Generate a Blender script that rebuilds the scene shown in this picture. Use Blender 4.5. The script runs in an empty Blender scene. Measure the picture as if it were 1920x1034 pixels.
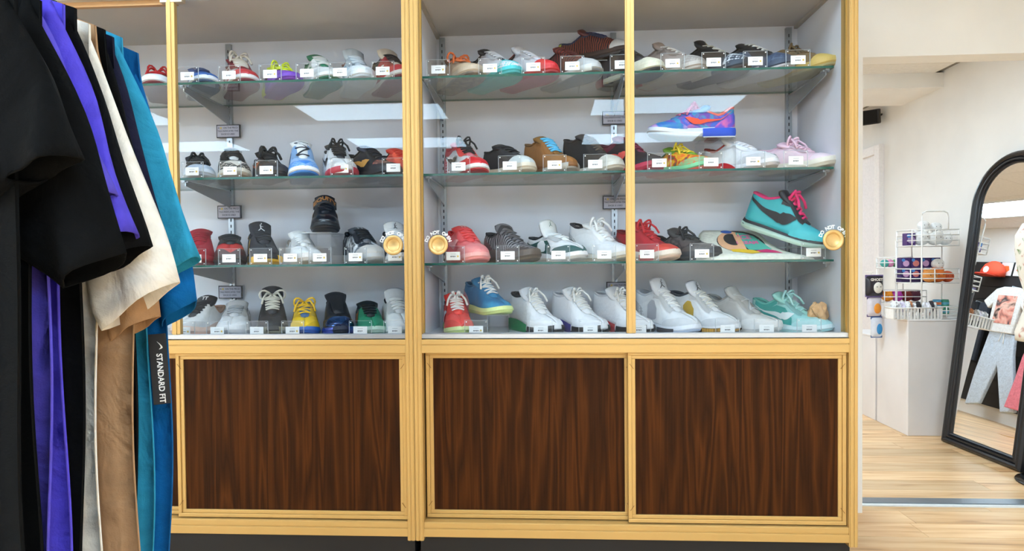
import bpy, bmesh, math, random
import numpy as np
from mathutils import Vector, Matrix
random.seed(7)
scene = bpy.context.scene
C = scene.collection
PI = math.pi

# ------------------------------------------------------------------ camera
cam_d = bpy.data.cameras.new('camera'); cam = bpy.data.objects.new('camera', cam_d); C.objects.link(cam)
scene.camera = cam
cam_d.sensor_width = 36.0
cam_d.lens = 1159.91 * 36.0 / 1920.0
cam_d.clip_start = 0.02; cam_d.clip_end = 60
yaw, pit, rol = 0.05436028, -0.01903636, -0.0094359
fw = Vector((-math.sin(yaw), math.cos(yaw), 0)); rt = Vector((math.cos(yaw), math.sin(yaw), 0)); up = Vector((0, 0, 1))
F = fw * math.cos(pit) + up * math.sin(pit); U0 = up * math.cos(pit) - fw * math.sin(pit)
R = rt * math.cos(rol) + U0 * math.sin(rol); U = U0 * math.cos(rol) - rt * math.sin(rol)
m = Matrix((R, U, -F)).transposed().to_4x4(); m.translation = Vector((0.469328, -2.170461, 1.067952))
cam.matrix_world = m

# ------------------------------------------------------------------ world, exposure
world = bpy.data.worlds.new('world'); scene.world = world; world.use_nodes = True
world.node_tree.nodes['Background'].inputs[0].default_value = (0.9, 0.95, 1.0, 1)
world.node_tree.nodes['Background'].inputs[1].default_value = 0.6
vs = scene.view_settings
scene.display_settings.display_device = 'sRGB'
vs.view_transform = 'Standard'; vs.look = 'None'; vs.exposure = 0.2; vs.gamma = 1.0; vs.use_curve_mapping = False
scene.cycles.transparent_max_bounces = 40
scene.cycles.max_bounces = 10; scene.cycles.diffuse_bounces = 5; scene.cycles.glossy_bounces = 5
scene.cycles.caustics_reflective = False; scene.cycles.caustics_refractive = False
scene.cycles.sample_clamp_indirect = 4.0
FILL_NEAR = 9.0         # emission of the unseen panels added to brighten the cases
PANEL_FRONT = 30.0      # ceiling light panel emission, front shop
PANEL_BACK = 18.0       # back room

# ------------------------------------------------------------------ materials
def lin(h):
    if isinstance(h, (tuple, list)): return tuple(h[:3])
    h = h.lstrip('#'); o = []
    for i in (0, 2, 4):
        c = int(h[i:i+2], 16) / 255
        o.append(c / 12.92 if c <= .04045 else ((c + .055) / 1.055) ** 2.4)
    return tuple(o)
to_linear = lin
MATS = {}
def new_mat(key):
    mt = bpy.data.materials.new(key); mt.use_nodes = True
    nt = mt.node_tree; b = nt.nodes['Principled BSDF']
    return mt, nt, b
def nd(nt, t, **kw):
    n = nt.nodes.new(t)
    for k, v in kw.items():
        if isinstance(k, str) and hasattr(n, k): setattr(n, k, v)
    return n
def M(col, rough=.5, kind='plain', metal=0.0, cols=None, scale=60.0, bump=.0, spec=.5):
    key = (str(col), rough, kind, metal, str(cols), scale, bump, spec)
    if key in MATS: return MATS[key]
    mt, nt, b = new_mat('%s_%s' % (kind, str(col).strip('#')))
    c = lin(col)
    b.inputs['Base Color'].default_value = (*c, 1)
    b.inputs['Roughness'].default_value = rough; b.inputs['Metallic'].default_value = metal
    b.inputs['Specular IOR Level'].default_value = spec
    tc = nd(nt, 'ShaderNodeTexCoord')
    if kind in ('plain', 'suede', 'cloth'):
        n = nd(nt, 'ShaderNodeTexNoise'); n.inputs['Scale'].default_value = scale; n.inputs['Detail'].default_value = 3
        nt.links.new(tc.outputs['Object'], n.inputs['Vector'])
        mx = nd(nt, 'ShaderNodeMix', data_type='RGBA')
        k = .10 if kind == 'plain' else .28
        mx.inputs['A'].default_value = (*[x * (1 - k) for x in c], 1); mx.inputs['B'].default_value = (*[min(1, x * (1 + k)) for x in c], 1)
        nt.links.new(n.outputs['Fac'], mx.inputs['Factor']); nt.links.new(mx.outputs['Result'], b.inputs['Base Color'])
        if bump or kind != 'plain':
            bp = nd(nt, 'ShaderNodeBump'); bp.inputs['Strength'].default_value = bump or .25; bp.inputs['Distance'].default_value = .002
            n2 = nd(nt, 'ShaderNodeTexNoise'); n2.inputs['Scale'].default_value = 420 if kind != 'plain' else 150
            nt.links.new(tc.outputs['Object'], n2.inputs['Vector']); nt.links.new(n2.outputs['Fac'], bp.inputs['Height']); nt.links.new(bp.outputs['Normal'], b.inputs['Normal'])
            if kind == 'cloth':      # soft creases
                n3 = nd(nt, 'ShaderNodeTexNoise'); n3.inputs['Scale'].default_value = 11; n3.inputs['Detail'].default_value = 3; n3.inputs['Distortion'].default_value = 1.2
                b3 = nd(nt, 'ShaderNodeBump'); b3.inputs['Strength'].default_value = .6; b3.inputs['Distance'].default_value = .018
                nt.links.new(tc.outputs['Object'], n3.inputs['Vector']); nt.links.new(n3.outputs['Fac'], b3.inputs['Height']); nt.links.new(b3.outputs['Normal'], bp.inputs['Normal'])
    elif kind == 'blotch':          # several colours in patches
        n = nd(nt, 'ShaderNodeTexNoise'); n.inputs['Scale'].default_value = scale; n.inputs['Detail'].default_value = 2; n.inputs['Distortion'].default_value = .6
        r = nd(nt, 'ShaderNodeValToRGB'); r.color_ramp.interpolation = 'LINEAR'
        e = r.color_ramp.elements; N = len(cols)
        e[0].position = .30; e[0].color = (*lin(cols[0]), 1); e[1].position = .70; e[1].color = (*lin(cols[-1]), 1)
        for i in range(1, N - 1):
            q = e.new(.30 + .40 * i / (N - 1)); q.color = (*lin(cols[i]), 1)
        nt.links.new(tc.outputs['Object'], n.inputs['Vector']); nt.links.new(n.outputs['Fac'], r.inputs['Fac']); nt.links.new(r.outputs['Color'], b.inputs['Base Color'])
    elif kind == 'knit':            # two-colour knit stripes
        w = nd(nt, 'ShaderNodeTexWave'); w.inputs['Scale'].default_value = scale; w.inputs['Distortion'].default_value = 7; w.inputs['Detail'].default_value = 2; w.inputs['Detail Scale'].default_value = .6
        r = nd(nt, 'ShaderNodeValToRGB'); e = r.color_ramp.elements
        e[0].position = .35; e[0].color = (*lin(cols[0]), 1); e[1].position = .65; e[1].color = (*lin(cols[1]), 1)
        nt.links.new(tc.outputs['Object'], w.inputs['Vector']); nt.links.new(w.outputs['Fac'], r.inputs['Fac']); nt.links.new(r.outputs['Color'], b.inputs['Base Color'])
        bp = nd(nt, 'ShaderNodeBump'); bp.inputs['Strength'].default_value = .5; bp.inputs['Distance'].default_value = .002
        nt.links.new(w.outputs['Fac'], bp.inputs['Height']); nt.links.new(bp.outputs['Normal'], b.inputs['Normal'])
    elif kind == 'dimple':          # quilted leather with round dimples
        v = nd(nt, 'ShaderNodeTexVoronoi'); v.inputs['Scale'].default_value = 75
        bp = nd(nt, 'ShaderNodeBump'); bp.inputs['Strength'].default_value = .35; bp.inputs['Distance'].default_value = .004
        nt.links.new(tc.outputs['Object'], v.inputs['Vector']); nt.links.new(v.outputs['Distance'], bp.inputs['Height']); nt.links.new(bp.outputs['Normal'], b.inputs['Normal'])
    MATS[key] = mt
    return mt
def glass_mat(name, tint, f0=.04, rough=0.0):
    mt = bpy.data.materials.new(name); mt.use_nodes = True; nt = mt.node_tree; nt.nodes.clear()
    out = nd(nt, 'ShaderNodeOutputMaterial'); mx = nd(nt, 'ShaderNodeMixShader')
    tr = nd(nt, 'ShaderNodeBsdfTransparent'); tr.inputs[0].default_value = (*tint, 1)
    gl = nd(nt, 'ShaderNodeBsdfGlossy'); gl.inputs['Roughness'].default_value = rough
    lw = nd(nt, 'ShaderNodeLayerWeight'); lw.inputs['Blend'].default_value = .5
    p = nd(nt, 'ShaderNodeMath', operation='POWER'); p.inputs[1].default_value = 5
    a = nd(nt, 'ShaderNodeMath', operation='MULTIPLY_ADD'); a.inputs[1].default_value = 1 - f0; a.inputs[2].default_value = f0
    nt.links.new(lw.outputs['Facing'], p.inputs[0]); nt.links.new(p.outputs[0], a.inputs[0]); nt.links.new(a.outputs[0], mx.inputs[0])
    nt.links.new(tr.outputs[0], mx.inputs[1]); nt.links.new(gl.outputs[0], mx.inputs[2]); nt.links.new(mx.outputs[0], out.inputs[0])
    return mt
def emit_mat(name, col, s):
    mt = bpy.data.materials.new(name); mt.use_nodes = True; nt = mt.node_tree; nt.nodes.clear()
    out = nd(nt, 'ShaderNodeOutputMaterial'); e = nd(nt, 'ShaderNodeEmission'); e.inputs[0].default_value = (*col, 1); e.inputs[1].default_value = s
    nt.links.new(e.outputs[0], out.inputs[0]); return mt
def wood_panel_mat():
    mt, nt, b = new_mat('walnut_laminate')
    tc = nd(nt, 'ShaderNodeTexCoord'); mp = nd(nt, 'ShaderNodeMapping'); mp.inputs['Scale'].default_value = (15, 15, .9)
    oi = nd(nt, 'ShaderNodeObjectInfo'); ad = nd(nt, 'ShaderNodeVectorMath', operation='ADD')
    nt.links.new(tc.outputs['Object'], ad.inputs[0]); nt.links.new(oi.outputs['Random'], ad.inputs[1]); nt.links.new(ad.outputs[0], mp.inputs['Vector'])
    n = nd(nt, 'ShaderNodeTexNoise'); n.inputs['Scale'].default_value = 1.0; n.inputs['Detail'].default_value = 2; n.inputs['Distortion'].default_value = .35
    nt.links.new(mp.outputs[0], n.inputs['Vector'])
    mul = nd(nt, 'ShaderNodeMath', operation='MULTIPLY'); mul.inputs[1].default_value = 13
    fr = nd(nt, 'ShaderNodeMath', operation='PINGPONG'); fr.inputs[1].default_value = 1
    nt.links.new(n.outputs['Fac'], mul.inputs[0]); nt.links.new(mul.outputs[0], fr.inputs[0])
    mp2 = nd(nt, 'ShaderNodeMapping'); mp2.inputs['Scale'].default_value = (260, 260, 5); nt.links.new(ad.outputs[0], mp2.inputs['Vector'])
    n2 = nd(nt, 'ShaderNodeTexNoise'); n2.inputs['Scale'].default_value = 1; n2.inputs['Detail'].default_value = 3; nt.links.new(mp2.outputs[0], n2.inputs['Vector'])
    mx = nd(nt, 'ShaderNodeMix', data_type='FLOAT'); mx.inputs['Factor'].default_value = .5
    nt.links.new(fr.outputs[0], mx.inputs['A']); nt.links.new(n2.outputs['Fac'], mx.inputs['B'])
    r = nd(nt, 'ShaderNodeValToRGB'); e = r.color_ramp.elements
    e[0].position = .18; e[0].color = (*lin('#2a1407'), 1); e[1].position = .85; e[1].color = (*lin('#532b0e'), 1)
    q = e.new(.5); q.color = (*lin('#3b1d08'), 1)
    nt.links.new(mx.outputs['Result'], r.inputs['Fac']); nt.links.new(r.outputs['Color'], b.inputs['Base Color'])
    b.inputs['Roughness'].default_value = .5; b.inputs['Specular IOR Level'].default_value = .1
    return mt
def plank_mat():
    mt, nt, b = new_mat('light_oak_laminate')
    tc = nd(nt, 'ShaderNodeTexCoord'); oi = nd(nt, 'ShaderNodeObjectInfo')
    ad = nd(nt, 'ShaderNodeVectorMath', operation='ADD'); mp = nd(nt, 'ShaderNodeMapping'); mp.inputs['Scale'].default_value = (2.2, 26, 26)
    nt.links.new(tc.outputs['Object'], ad.inputs[0]); nt.links.new(oi.outputs['Random'], ad.inputs[1]); nt.links.new(ad.outputs[0], mp.inputs['Vector'])
    n = nd(nt, 'ShaderNodeTexNoise'); n.inputs['Scale'].default_value = 1; n.inputs['Detail'].default_value = 4; n.inputs['Distortion'].default_value = .5
    nt.links.new(mp.outputs[0], n.inputs['Vector'])
    r = nd(nt, 'ShaderNodeValToRGB'); e = r.color_ramp.elements
    e[0].position = .22; e[0].color = (*lin('#9a6438'), 1); e[1].position = .62; e[1].color = (*lin('#ebc79a'), 1)
    q = e.new(.40); q.color = (*lin('#dbae7c'), 1)
    hs = nd(nt, 'ShaderNodeHueSaturation'); mr = nd(nt, 'ShaderNodeMapRange'); mr.inputs['To Min'].default_value = .82; mr.inputs['To Max'].default_value = 1.12
    nt.links.new(oi.outputs['Random'], mr.inputs['Value']); nt.links.new(mr.outputs[0], hs.inputs['Value'])
    nt.links.new(n.outputs['Fac'], r.inputs['Fac']); nt.links.new(r.outputs['Color'], hs.inputs['Color']); nt.links.new(hs.outputs['Color'], b.inputs['Base Color'])
    b.inputs['Roughness'].default_value = .38
    return mt
GOLD = M('#cfa664', .45, 'flat', metal=.35)
GOLD_IN = M('#b8944f', .42, 'flat', metal=.5)
SILVER = M('#c9ccd2', .3, 'flat', metal=.7)
STEEL = M('#aeb4ba', .32, 'flat', metal=.8)
WALNUT = wood_panel_mat(); PLANK = plank_mat()
GLASS = glass_mat('door_glass', (.975, .98, .985), .011)
SHELF = glass_mat('shelf_glass', (.93, .965, .955), .05)
SHELF_EDGE = M('#1d5a50', .12, spec=.8)
ACRYLIC = glass_mat('clear_acrylic', (.975, .98, .985), .045)
ACR_EDGE = M('#e4eaee', .2, 'flat'); ACR_EDGE.node_tree.nodes['Principled BSDF'].inputs['Alpha'].default_value = .5
WHITE_PAINT = M('#eeebe8', .75, scale=3); CREAM_PAINT = M('#efece8', .75, scale=3)
CASE_WHITE = M('#e4e3e8', .6, scale=6)
BLACK = M('#141213', .55); CARD = M('#f8f8f6', .5); INK = M('#6e6e72', .6); YSTAR = M('#d9b53a', .5)

# ------------------------------------------------------------------ object helpers
def link(o, parent=None):
    C.objects.link(o)
    if parent is not None: o.parent = parent
    return o
def mesh_obj(name, verts, faces, mat, parent=None, smooth=False, mats=None, fmat=None):
    me = bpy.data.meshes.new(name); me.from_pydata([tuple(v) for v in verts], [], faces)
    for mm in (mats or [mat]): me.materials.append(mm)
    if fmat: me.polygons.foreach_set('material_index', fmat)
    if smooth: me.polygons.foreach_set('use_smooth', [True] * len(me.polygons))
    me.update()
    return link(bpy.data.objects.new(name, me), parent)
class MB:
    def __init__(s): s.v = []; s.f = []; s.m = []
    def add(s, v, f, mi=0):
        o = len(s.v); s.v += [tuple(p) for p in v]; s.f += [tuple(i + o for i in q) for q in f]; s.m += [mi] * len(f); return s
    def box(s, x0, x1, y0, y1, z0, z1, mi=0):
        v = [(x0,y0,z0),(x1,y0,z0),(x1,y1,z0),(x0,y1,z0),(x0,y0,z1),(x1,y0,z1),(x1,y1,z1),(x0,y1,z1)]
        return s.add(v, [(0,3,2,1),(4,5,6,7),(0,1,5,4),(1,2,6,5),(2,3,7,6),(3,0,4,7)], mi)
    def tube(s, pts, r, n=6, closed=False, mi=0, flat=1.0):
        pts = [Vector(p) for p in pts]; N = len(pts); rings = []
        ref = Vector((0, 0, 1))
        for i, p in enumerate(pts):
            a = pts[i-1] if (i > 0 or closed) else p; b = pts[(i+1) % N] if (i < N-1 or closed) else p
            t = (b - a)
            if t.length < 1e-9: t = Vector((1, 0, 0))
            t.normalize()
            rf = ref if abs(t.dot(ref)) < .95 else Vector((1, 0, 0))
            u = t.cross(rf).normalized(); w = u.cross(t)
            rr = r[i] if isinstance(r, (list, tuple)) else r
            rings.append([p + u * math.cos(2*PI*k/n) * rr + w * math.sin(2*PI*k/n) * rr * flat for k in range(n)])
        v = [q for rg in rings for q in rg]; f = []
        for i in range(N if closed else N-1):
            j = (i+1) % N
            for k in range(n): f.append((i*n+k, i*n+(k+1) % n, j*n+(k+1) % n, j*n+k))
        if not closed: f.append(tuple(range(n))[::-1]); f.append(tuple((N-1)*n+k for k in range(n)))
        return s.add(v, f, mi)
    def prism(s, poly, axis, a0, a1, mi=0):     # poly 2D in the other two axes
        def P(q, a): return {'x': (a, q[0], q[1]), 'y': (q[0], a, q[1]), 'z': (q[0], q[1], a)}[axis]
        n = len(poly); v = [P(q, a0) for q in poly] + [P(q, a1) for q in poly]
        f = [tuple(range(n))[::-1], tuple(range(n, 2*n))] + [(i, (i+1) % n, (i+1) % n + n, i + n) for i in range(n)]
        return s.add(v, f, mi)
    def lathe(s, prof, n=24, c=(0,0,0), mi=0):
        v = []; f = []
        for r, z in prof:
            for k in range(n): v.append((c[0] + r*math.cos(2*PI*k/n), c[1] + r*math.sin(2*PI*k/n), c[2] + z))
        for i in range(len(prof)-1):
            for k in range(n): f.append((i*n+k, i*n+(k+1) % n, (i+1)*n+(k+1) % n, (i+1)*n+k))
        f.append(tuple(range(n))[::-1]); f.append(tuple((len(prof)-1)*n+k for k in range(n)))
        return s.add(v, f, mi)
    def build(s, name, mat, parent=None, smooth=False, bevel=0):
        mats = mat if isinstance(mat, list) else [mat]
        o = mesh_obj(name, s.v, s.f, None, parent, smooth, mats, s.m)
        bm = bmesh.new(); bm.from_mesh(o.data); bmesh.ops.recalc_face_normals(bm, faces=bm.faces); bm.to_mesh(o.data); bm.free()
        if bevel:
            b = o.modifiers.new('bevel', 'BEVEL'); b.width = bevel; b.segments = 2; b.limit_method = 'ANGLE'
        return o
def tag(o, label=None, cat=None, group=None, kind=None):
    if label: o['label'] = label
    if cat: o['category'] = cat
    if group: o['group'] = group
    if kind: o['kind'] = kind
    return o
def thing(name, label, cat, loc=(0,0,0), rz=0, group=None):
    o = link(bpy.data.objects.new(name, None)); o.empty_display_size = .05
    o.location = loc; o.rotation_euler = (0, 0, rz); return tag(o, label, cat, group)
def copy_tree(o, parent=None):
    c = o.copy(); C.objects.link(c); c.parent = parent
    for ch in list(o.children): copy_tree(ch, c)
    return c
_txt = {}
def text_geo(s, size=1.0, bold=0.0, align='CENTER'):
    key = (s, size, bold, align)
    if key not in _txt:
        cu = bpy.data.curves.new('t', 'FONT'); cu.body = s; cu.size = size; cu.align_x = align; cu.align_y = 'CENTER'; cu.offset = bold; cu.resolution_u = 3
        o = bpy.data.objects.new('t', cu); C.objects.link(o); dg = bpy.context.evaluated_depsgraph_get(); dg.update()
        me = bpy.data.meshes.new_from_object(o.evaluated_get(dg))
        _txt[key] = ([tuple(v.co) for v in me.vertices], [tuple(p.vertices) for p in me.polygons])
        bpy.data.objects.remove(o); bpy.data.meshes.remove(me)
    return _txt[key]
def smoothstep(a, b, x):
    t = max(0, min(1, (x - a) / (b - a))); return t * t * (3 - 2 * t)
def pchip(tab):
    xs = [a for a, _ in tab]; ys = [b for _, b in tab]; n = len(xs)
    h = [xs[i+1]-xs[i] for i in range(n-1)]; d = [(ys[i+1]-ys[i])/h[i] for i in range(n-1)]; mm = [0]*n
    mm[0] = d[0]; mm[-1] = d[-1]
    for i in range(1, n-1): mm[i] = 0 if d[i-1]*d[i] <= 0 else 2*d[i-1]*d[i]/(d[i-1]+d[i])
    def fn(x):
        x = max(xs[0], min(xs[-1], x)); i = 0
        while i < n-2 and x > xs[i+1]: i += 1
        t = (x-xs[i])/h[i]; t2 = t*t; t3 = t2*t
        return (2*t3-3*t2+1)*ys[i] + (t3-2*t2+t)*h[i]*mm[i] + (-2*t3+3*t2)*ys[i+1] + (t3-t2)*h[i]*mm[i+1]
    return fn
# ================================================================== ROOM SHELL
XL, XR, YF, YB, YBACK = -4.2, 3.05, -5.6, .5, 7.2
ZC, ZCB = 2.40, 2.28
fl = mesh_obj('floor', [(XL-.1,YF-.1,-.01),(XR+.1,YF-.1,-.01),(XR+.1,YBACK+.1,-.01),(XL-.1,YBACK+.1,-.01)], [(0,1,2,3)], PLANK); fl.scale = (1,1,1)
tag(fl, 'light oak laminate plank floor', None, None, 'structure')
pw = .128
rnd = random.Random(3)
def lay(x0, x1, y0, y1):
    y = y0; row = 0
    while y < y1 - .01:
        w = min(pw, y1 - y); x = x0 - rnd.random() * 1.1
        while x < x1:
            a, b = max(x, x0), min(x + 1.22, x1)
            if b - a > .02:
                o = MB().box(-(b-a)/2, (b-a)/2 - .0015, -w/2, w/2 - .0022, -.0095, 0).build('plank', PLANK, fl)
                o.location = ((a+b)/2, y + w/2, 0)
            x += 1.22
        y += w; row += 1
for k_, (a_, b_, c_, d_) in enumerate(((1.0, XR, -.75, .592), (1.0, XR, .655, 3.1), (-.5, XR, 3.1, 5.0))):
    mesh_obj('joint_bed', [(a_,c_,-.006),(b_,c_,-.006),(b_,d_,-.006),(a_,d_,-.006)], [(0,1,2,3)], M('#5e3d22', .8), fl)
lay(1.0, XR, -.75, .592); lay(1.0, XR, .655, 3.1); lay(-.5, XR, 3.1, 5.0)
def structure(name, mb, mat, label):
    return tag(mb.build(name, mat), label, None, None, 'structure')
structure('wall_right', MB().box(XR, XR+.1, YF, YBACK, 0, 2.6), CREAM_PAINT, 'cream painted side wall behind the mirror')
structure('wall_left', MB().box(XL-.1, XL, YF, YB, 0, 2.6), WHITE_PAINT, 'white side wall of the shop')
structure('wall_front', MB().box(XL, XR, YF-.1, YF, 0, 2.6), M('#d0d2d8', .8), 'pale grey wall opposite the display cases')
structure('wall_divider', MB().box(XL, 1.797, .50, .60, 0, 2.6), WHITE_PAINT, 'white dividing wall behind the display cases')
structure('trim_1', MB().box(1.797, XR, .50, .60, 1.915, 2.6), WHITE_PAINT, 'white header above the opening to the next room')
structure('wall_far', MB().box(-.6, XR, YBACK, YBACK+.1, 0, 2.6), WHITE_PAINT, 'white wall at the far end of the next room')
structure('wall_inner', MB().box(-.6, -.5, .60, YBACK, 0, 2.6), WHITE_PAINT, 'white wall across from the arched mirror')
structure('ceiling', MB().box(XL, XR, YF, .50, ZC, ZC+.08), M('#d8d4ce', .9, bump=.2), 'white ceiling of the shop')
cb = structure('ceiling_back', MB().box(-.5, XR, .60, YBACK, ZCB+.012, ZCB+.08), M('#8d867c', .9), 'tiled ceiling of the next room')
TILE = M('#ebe5dd', .9, bump=.35, scale=40)
tm = MB().box(-.298,.298,-.298,.298,0,.012); t0 = None
for i in range(6):
    for j in range(11):
        if t0 is None: o = t0 = tm.build('ceiling_tile', TILE, cb)
        else: o = t0.copy(); link(o, cb)
        o.location = (XR - .35 - i*.6, .9 + j*.6, ZCB)
structure('trim_2', MB().box(-.5, XR, 2.0, 2.47, 2.185, ZCB), CREAM_PAINT, 'cream ceiling beam across the next room')
thr = structure('trim_3', MB().box(1.797, XR, .594, .652, 0, .010), M('#7d858c', .35, metal=.6), 'grey metal threshold strip in the floor')
MB().box(1.797, XR, .574, .5935, 0, .006).build('threshold_lip', M('#dfe3e4', .4), thr)
# wedge of wood at the end of the case
wd = MB().prism([(.36,0),(.49,0),(.49,.02),(.47,.13),(.36,.02)], 'x', 1.60, 1.70).build('door_wedge', M('#a9793f', .5))
tag(wd, 'small wooden wedge on the floor beside the right display case', 'wedge')

# ceiling lights
def troffer(x, y, z, w, d, s, label, group):
    t = thing('ceiling_light', label, 'ceiling light', (x, y, z), 0, group)
    e = .03
    MB().box(-w/2-e, w/2+e, -d/2-e, -d/2, -.012, 0).box(-w/2-e, w/2+e, d/2, d/2+e, -.012, 0).box(-w/2-e, -w/2, -d/2, d/2, -.012, 0).box(w/2, w/2+e, -d/2, d/2, -.012, 0).build('frame', M('#e8e8e6', .5), t)
    MB().box(-w/2, w/2, -d/2, d/2, -.008, -.003).build('diffuser', s, t)
EN = emit_mat('fill_panel_near', (.60, .82, 1.0), FILL_NEAR); EF = emit_mat('light_panel_front', (.60, .82, 1.0), PANEL_FRONT); EB = emit_mat('light_panel_back', (.66, .85, 1.0), PANEL_BACK)
for y, rn in ((-3.1, 'front'), (-4.45, 'rear')):
    for x, cn in ((-3.48, 'left'), (-1.0, 'middle'), (1.48, 'right')):
        troffer(x, y, ZC, 1.2, .55, EF, '%s light panel of the %s row in the shop ceiling' % (cn, rn), 'light panels in the shop ceiling')
for x, cn in ((-1.0, 'left'), (.75, 'right')):  # added fill panels, kept out of frame and out of the glass reflections
    troffer(x, -.56, ZC, 1.2, .5, EN, 'added unseen fill panel in the shop ceiling above the %s display case' % cn, 'light panels in the shop ceiling')
for x, y, w, d, cn in ((1.3, 1.35, 1.2, .55, 'near'), (2.3, 4.3, 1.2, .55, 'added far')):  # far panel is added where the mirror misses it, to light the far end
    troffer(x, y, ZCB, w, d, EB, '%s light panel in the tiled ceiling of the next room' % cn, 'light panels in the next room')
troffer(.22, 4.5, ZCB, .5, 1.2, EB, 'light panel reflected near the top of the arched mirror', None)

# ================================================================== DISPLAY CASES
def door_wood(parent, x0, x1, z0, z1, y):
    fr = MB(); a = .013; b = .026
    for (X0, X1, Z0, Z1, yy) in ((x0,x1,z1-a,z1,0),(x0,x1,z0,z0+a,0),(x0,x0+a,z0+a,z1-a,0),(x1-a,x1,z0+a,z1-a,0),
                                 (x0+a,x1-a,z1-b,z1-a,.005),(x0+a,x1-a,z0+a,z0+b,.005),(x0+a,x0+b,z0+b,z1-b,.005),(x1-b,x1-a,z0+b,z1-b,.005)):
        fr.box(X0, X1, y+yy, y+.018, Z0, Z1)
    d = fr.build('sliding_door', GOLD, parent, bevel=.0015)
    cxm, czm = (x0+x1)/2, (z0+z1)/2
    p = MB().box(x0+b-cxm, x1-b-cxm, y+.010, y+.016, z0+b-czm, z1-b-czm).build('wood_panel', WALNUT, d); p.location = (cxm, 0, czm)
    # corner clips (mitre marks)
    for sx, X in ((1, x0), (-1, x1)):
        for sz, Z in ((1, z0), (-1, z1)):
            MB().prism([(X+sx*.018, Z+sz*.060), (X+sx*.0205, Z+sz*.060), (X+sx*.0075, Z+sz*.042), (X+sx*.005, Z+sz*.042)], 'y', y-.0006, y+.001).build('corner_clip', M('#8a6428', .5), d)
def finger_pull(parent, x, z, y):
    o = MB().lathe([(.034,0),(.036,.003),(.034,.006),(.029,.0065),(.024,.004),(.0205,-.001),(.019,-.004),(.0001,-.0045)], 36).build('finger_pull', M('#d8b273', .33, metal=.45), parent, True)
    o.rotation_euler = (PI/2, 0, 0); o.location = (x, y, z)
def arc_text(parent, x, z, y, r=.0445):
    mb = MB(); s = 'DO NOT OPEN'; n = len(s)
    for i, ch in enumerate(s):
        if ch == ' ': continue
        a = math.radians(68 - 136 * i / (n-1)); v, f = text_geo(ch, .0165, .0006)
        ca, sa = math.sin(-a), math.cos(a)
        rot = a
        pts = []
        for p in v:
            px, pz = p[0], p[1]
            X = px*math.cos(rot) - pz*math.sin(rot); Z = px*math.sin(rot) + pz*math.cos(rot)
            pts.append((x - math.sin(rot)*r + X, y, z + math.cos(rot)*r + Z))
        mb.add(pts, f)
    mb.build('lettering', M('#ffffff', .5), parent)
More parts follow.
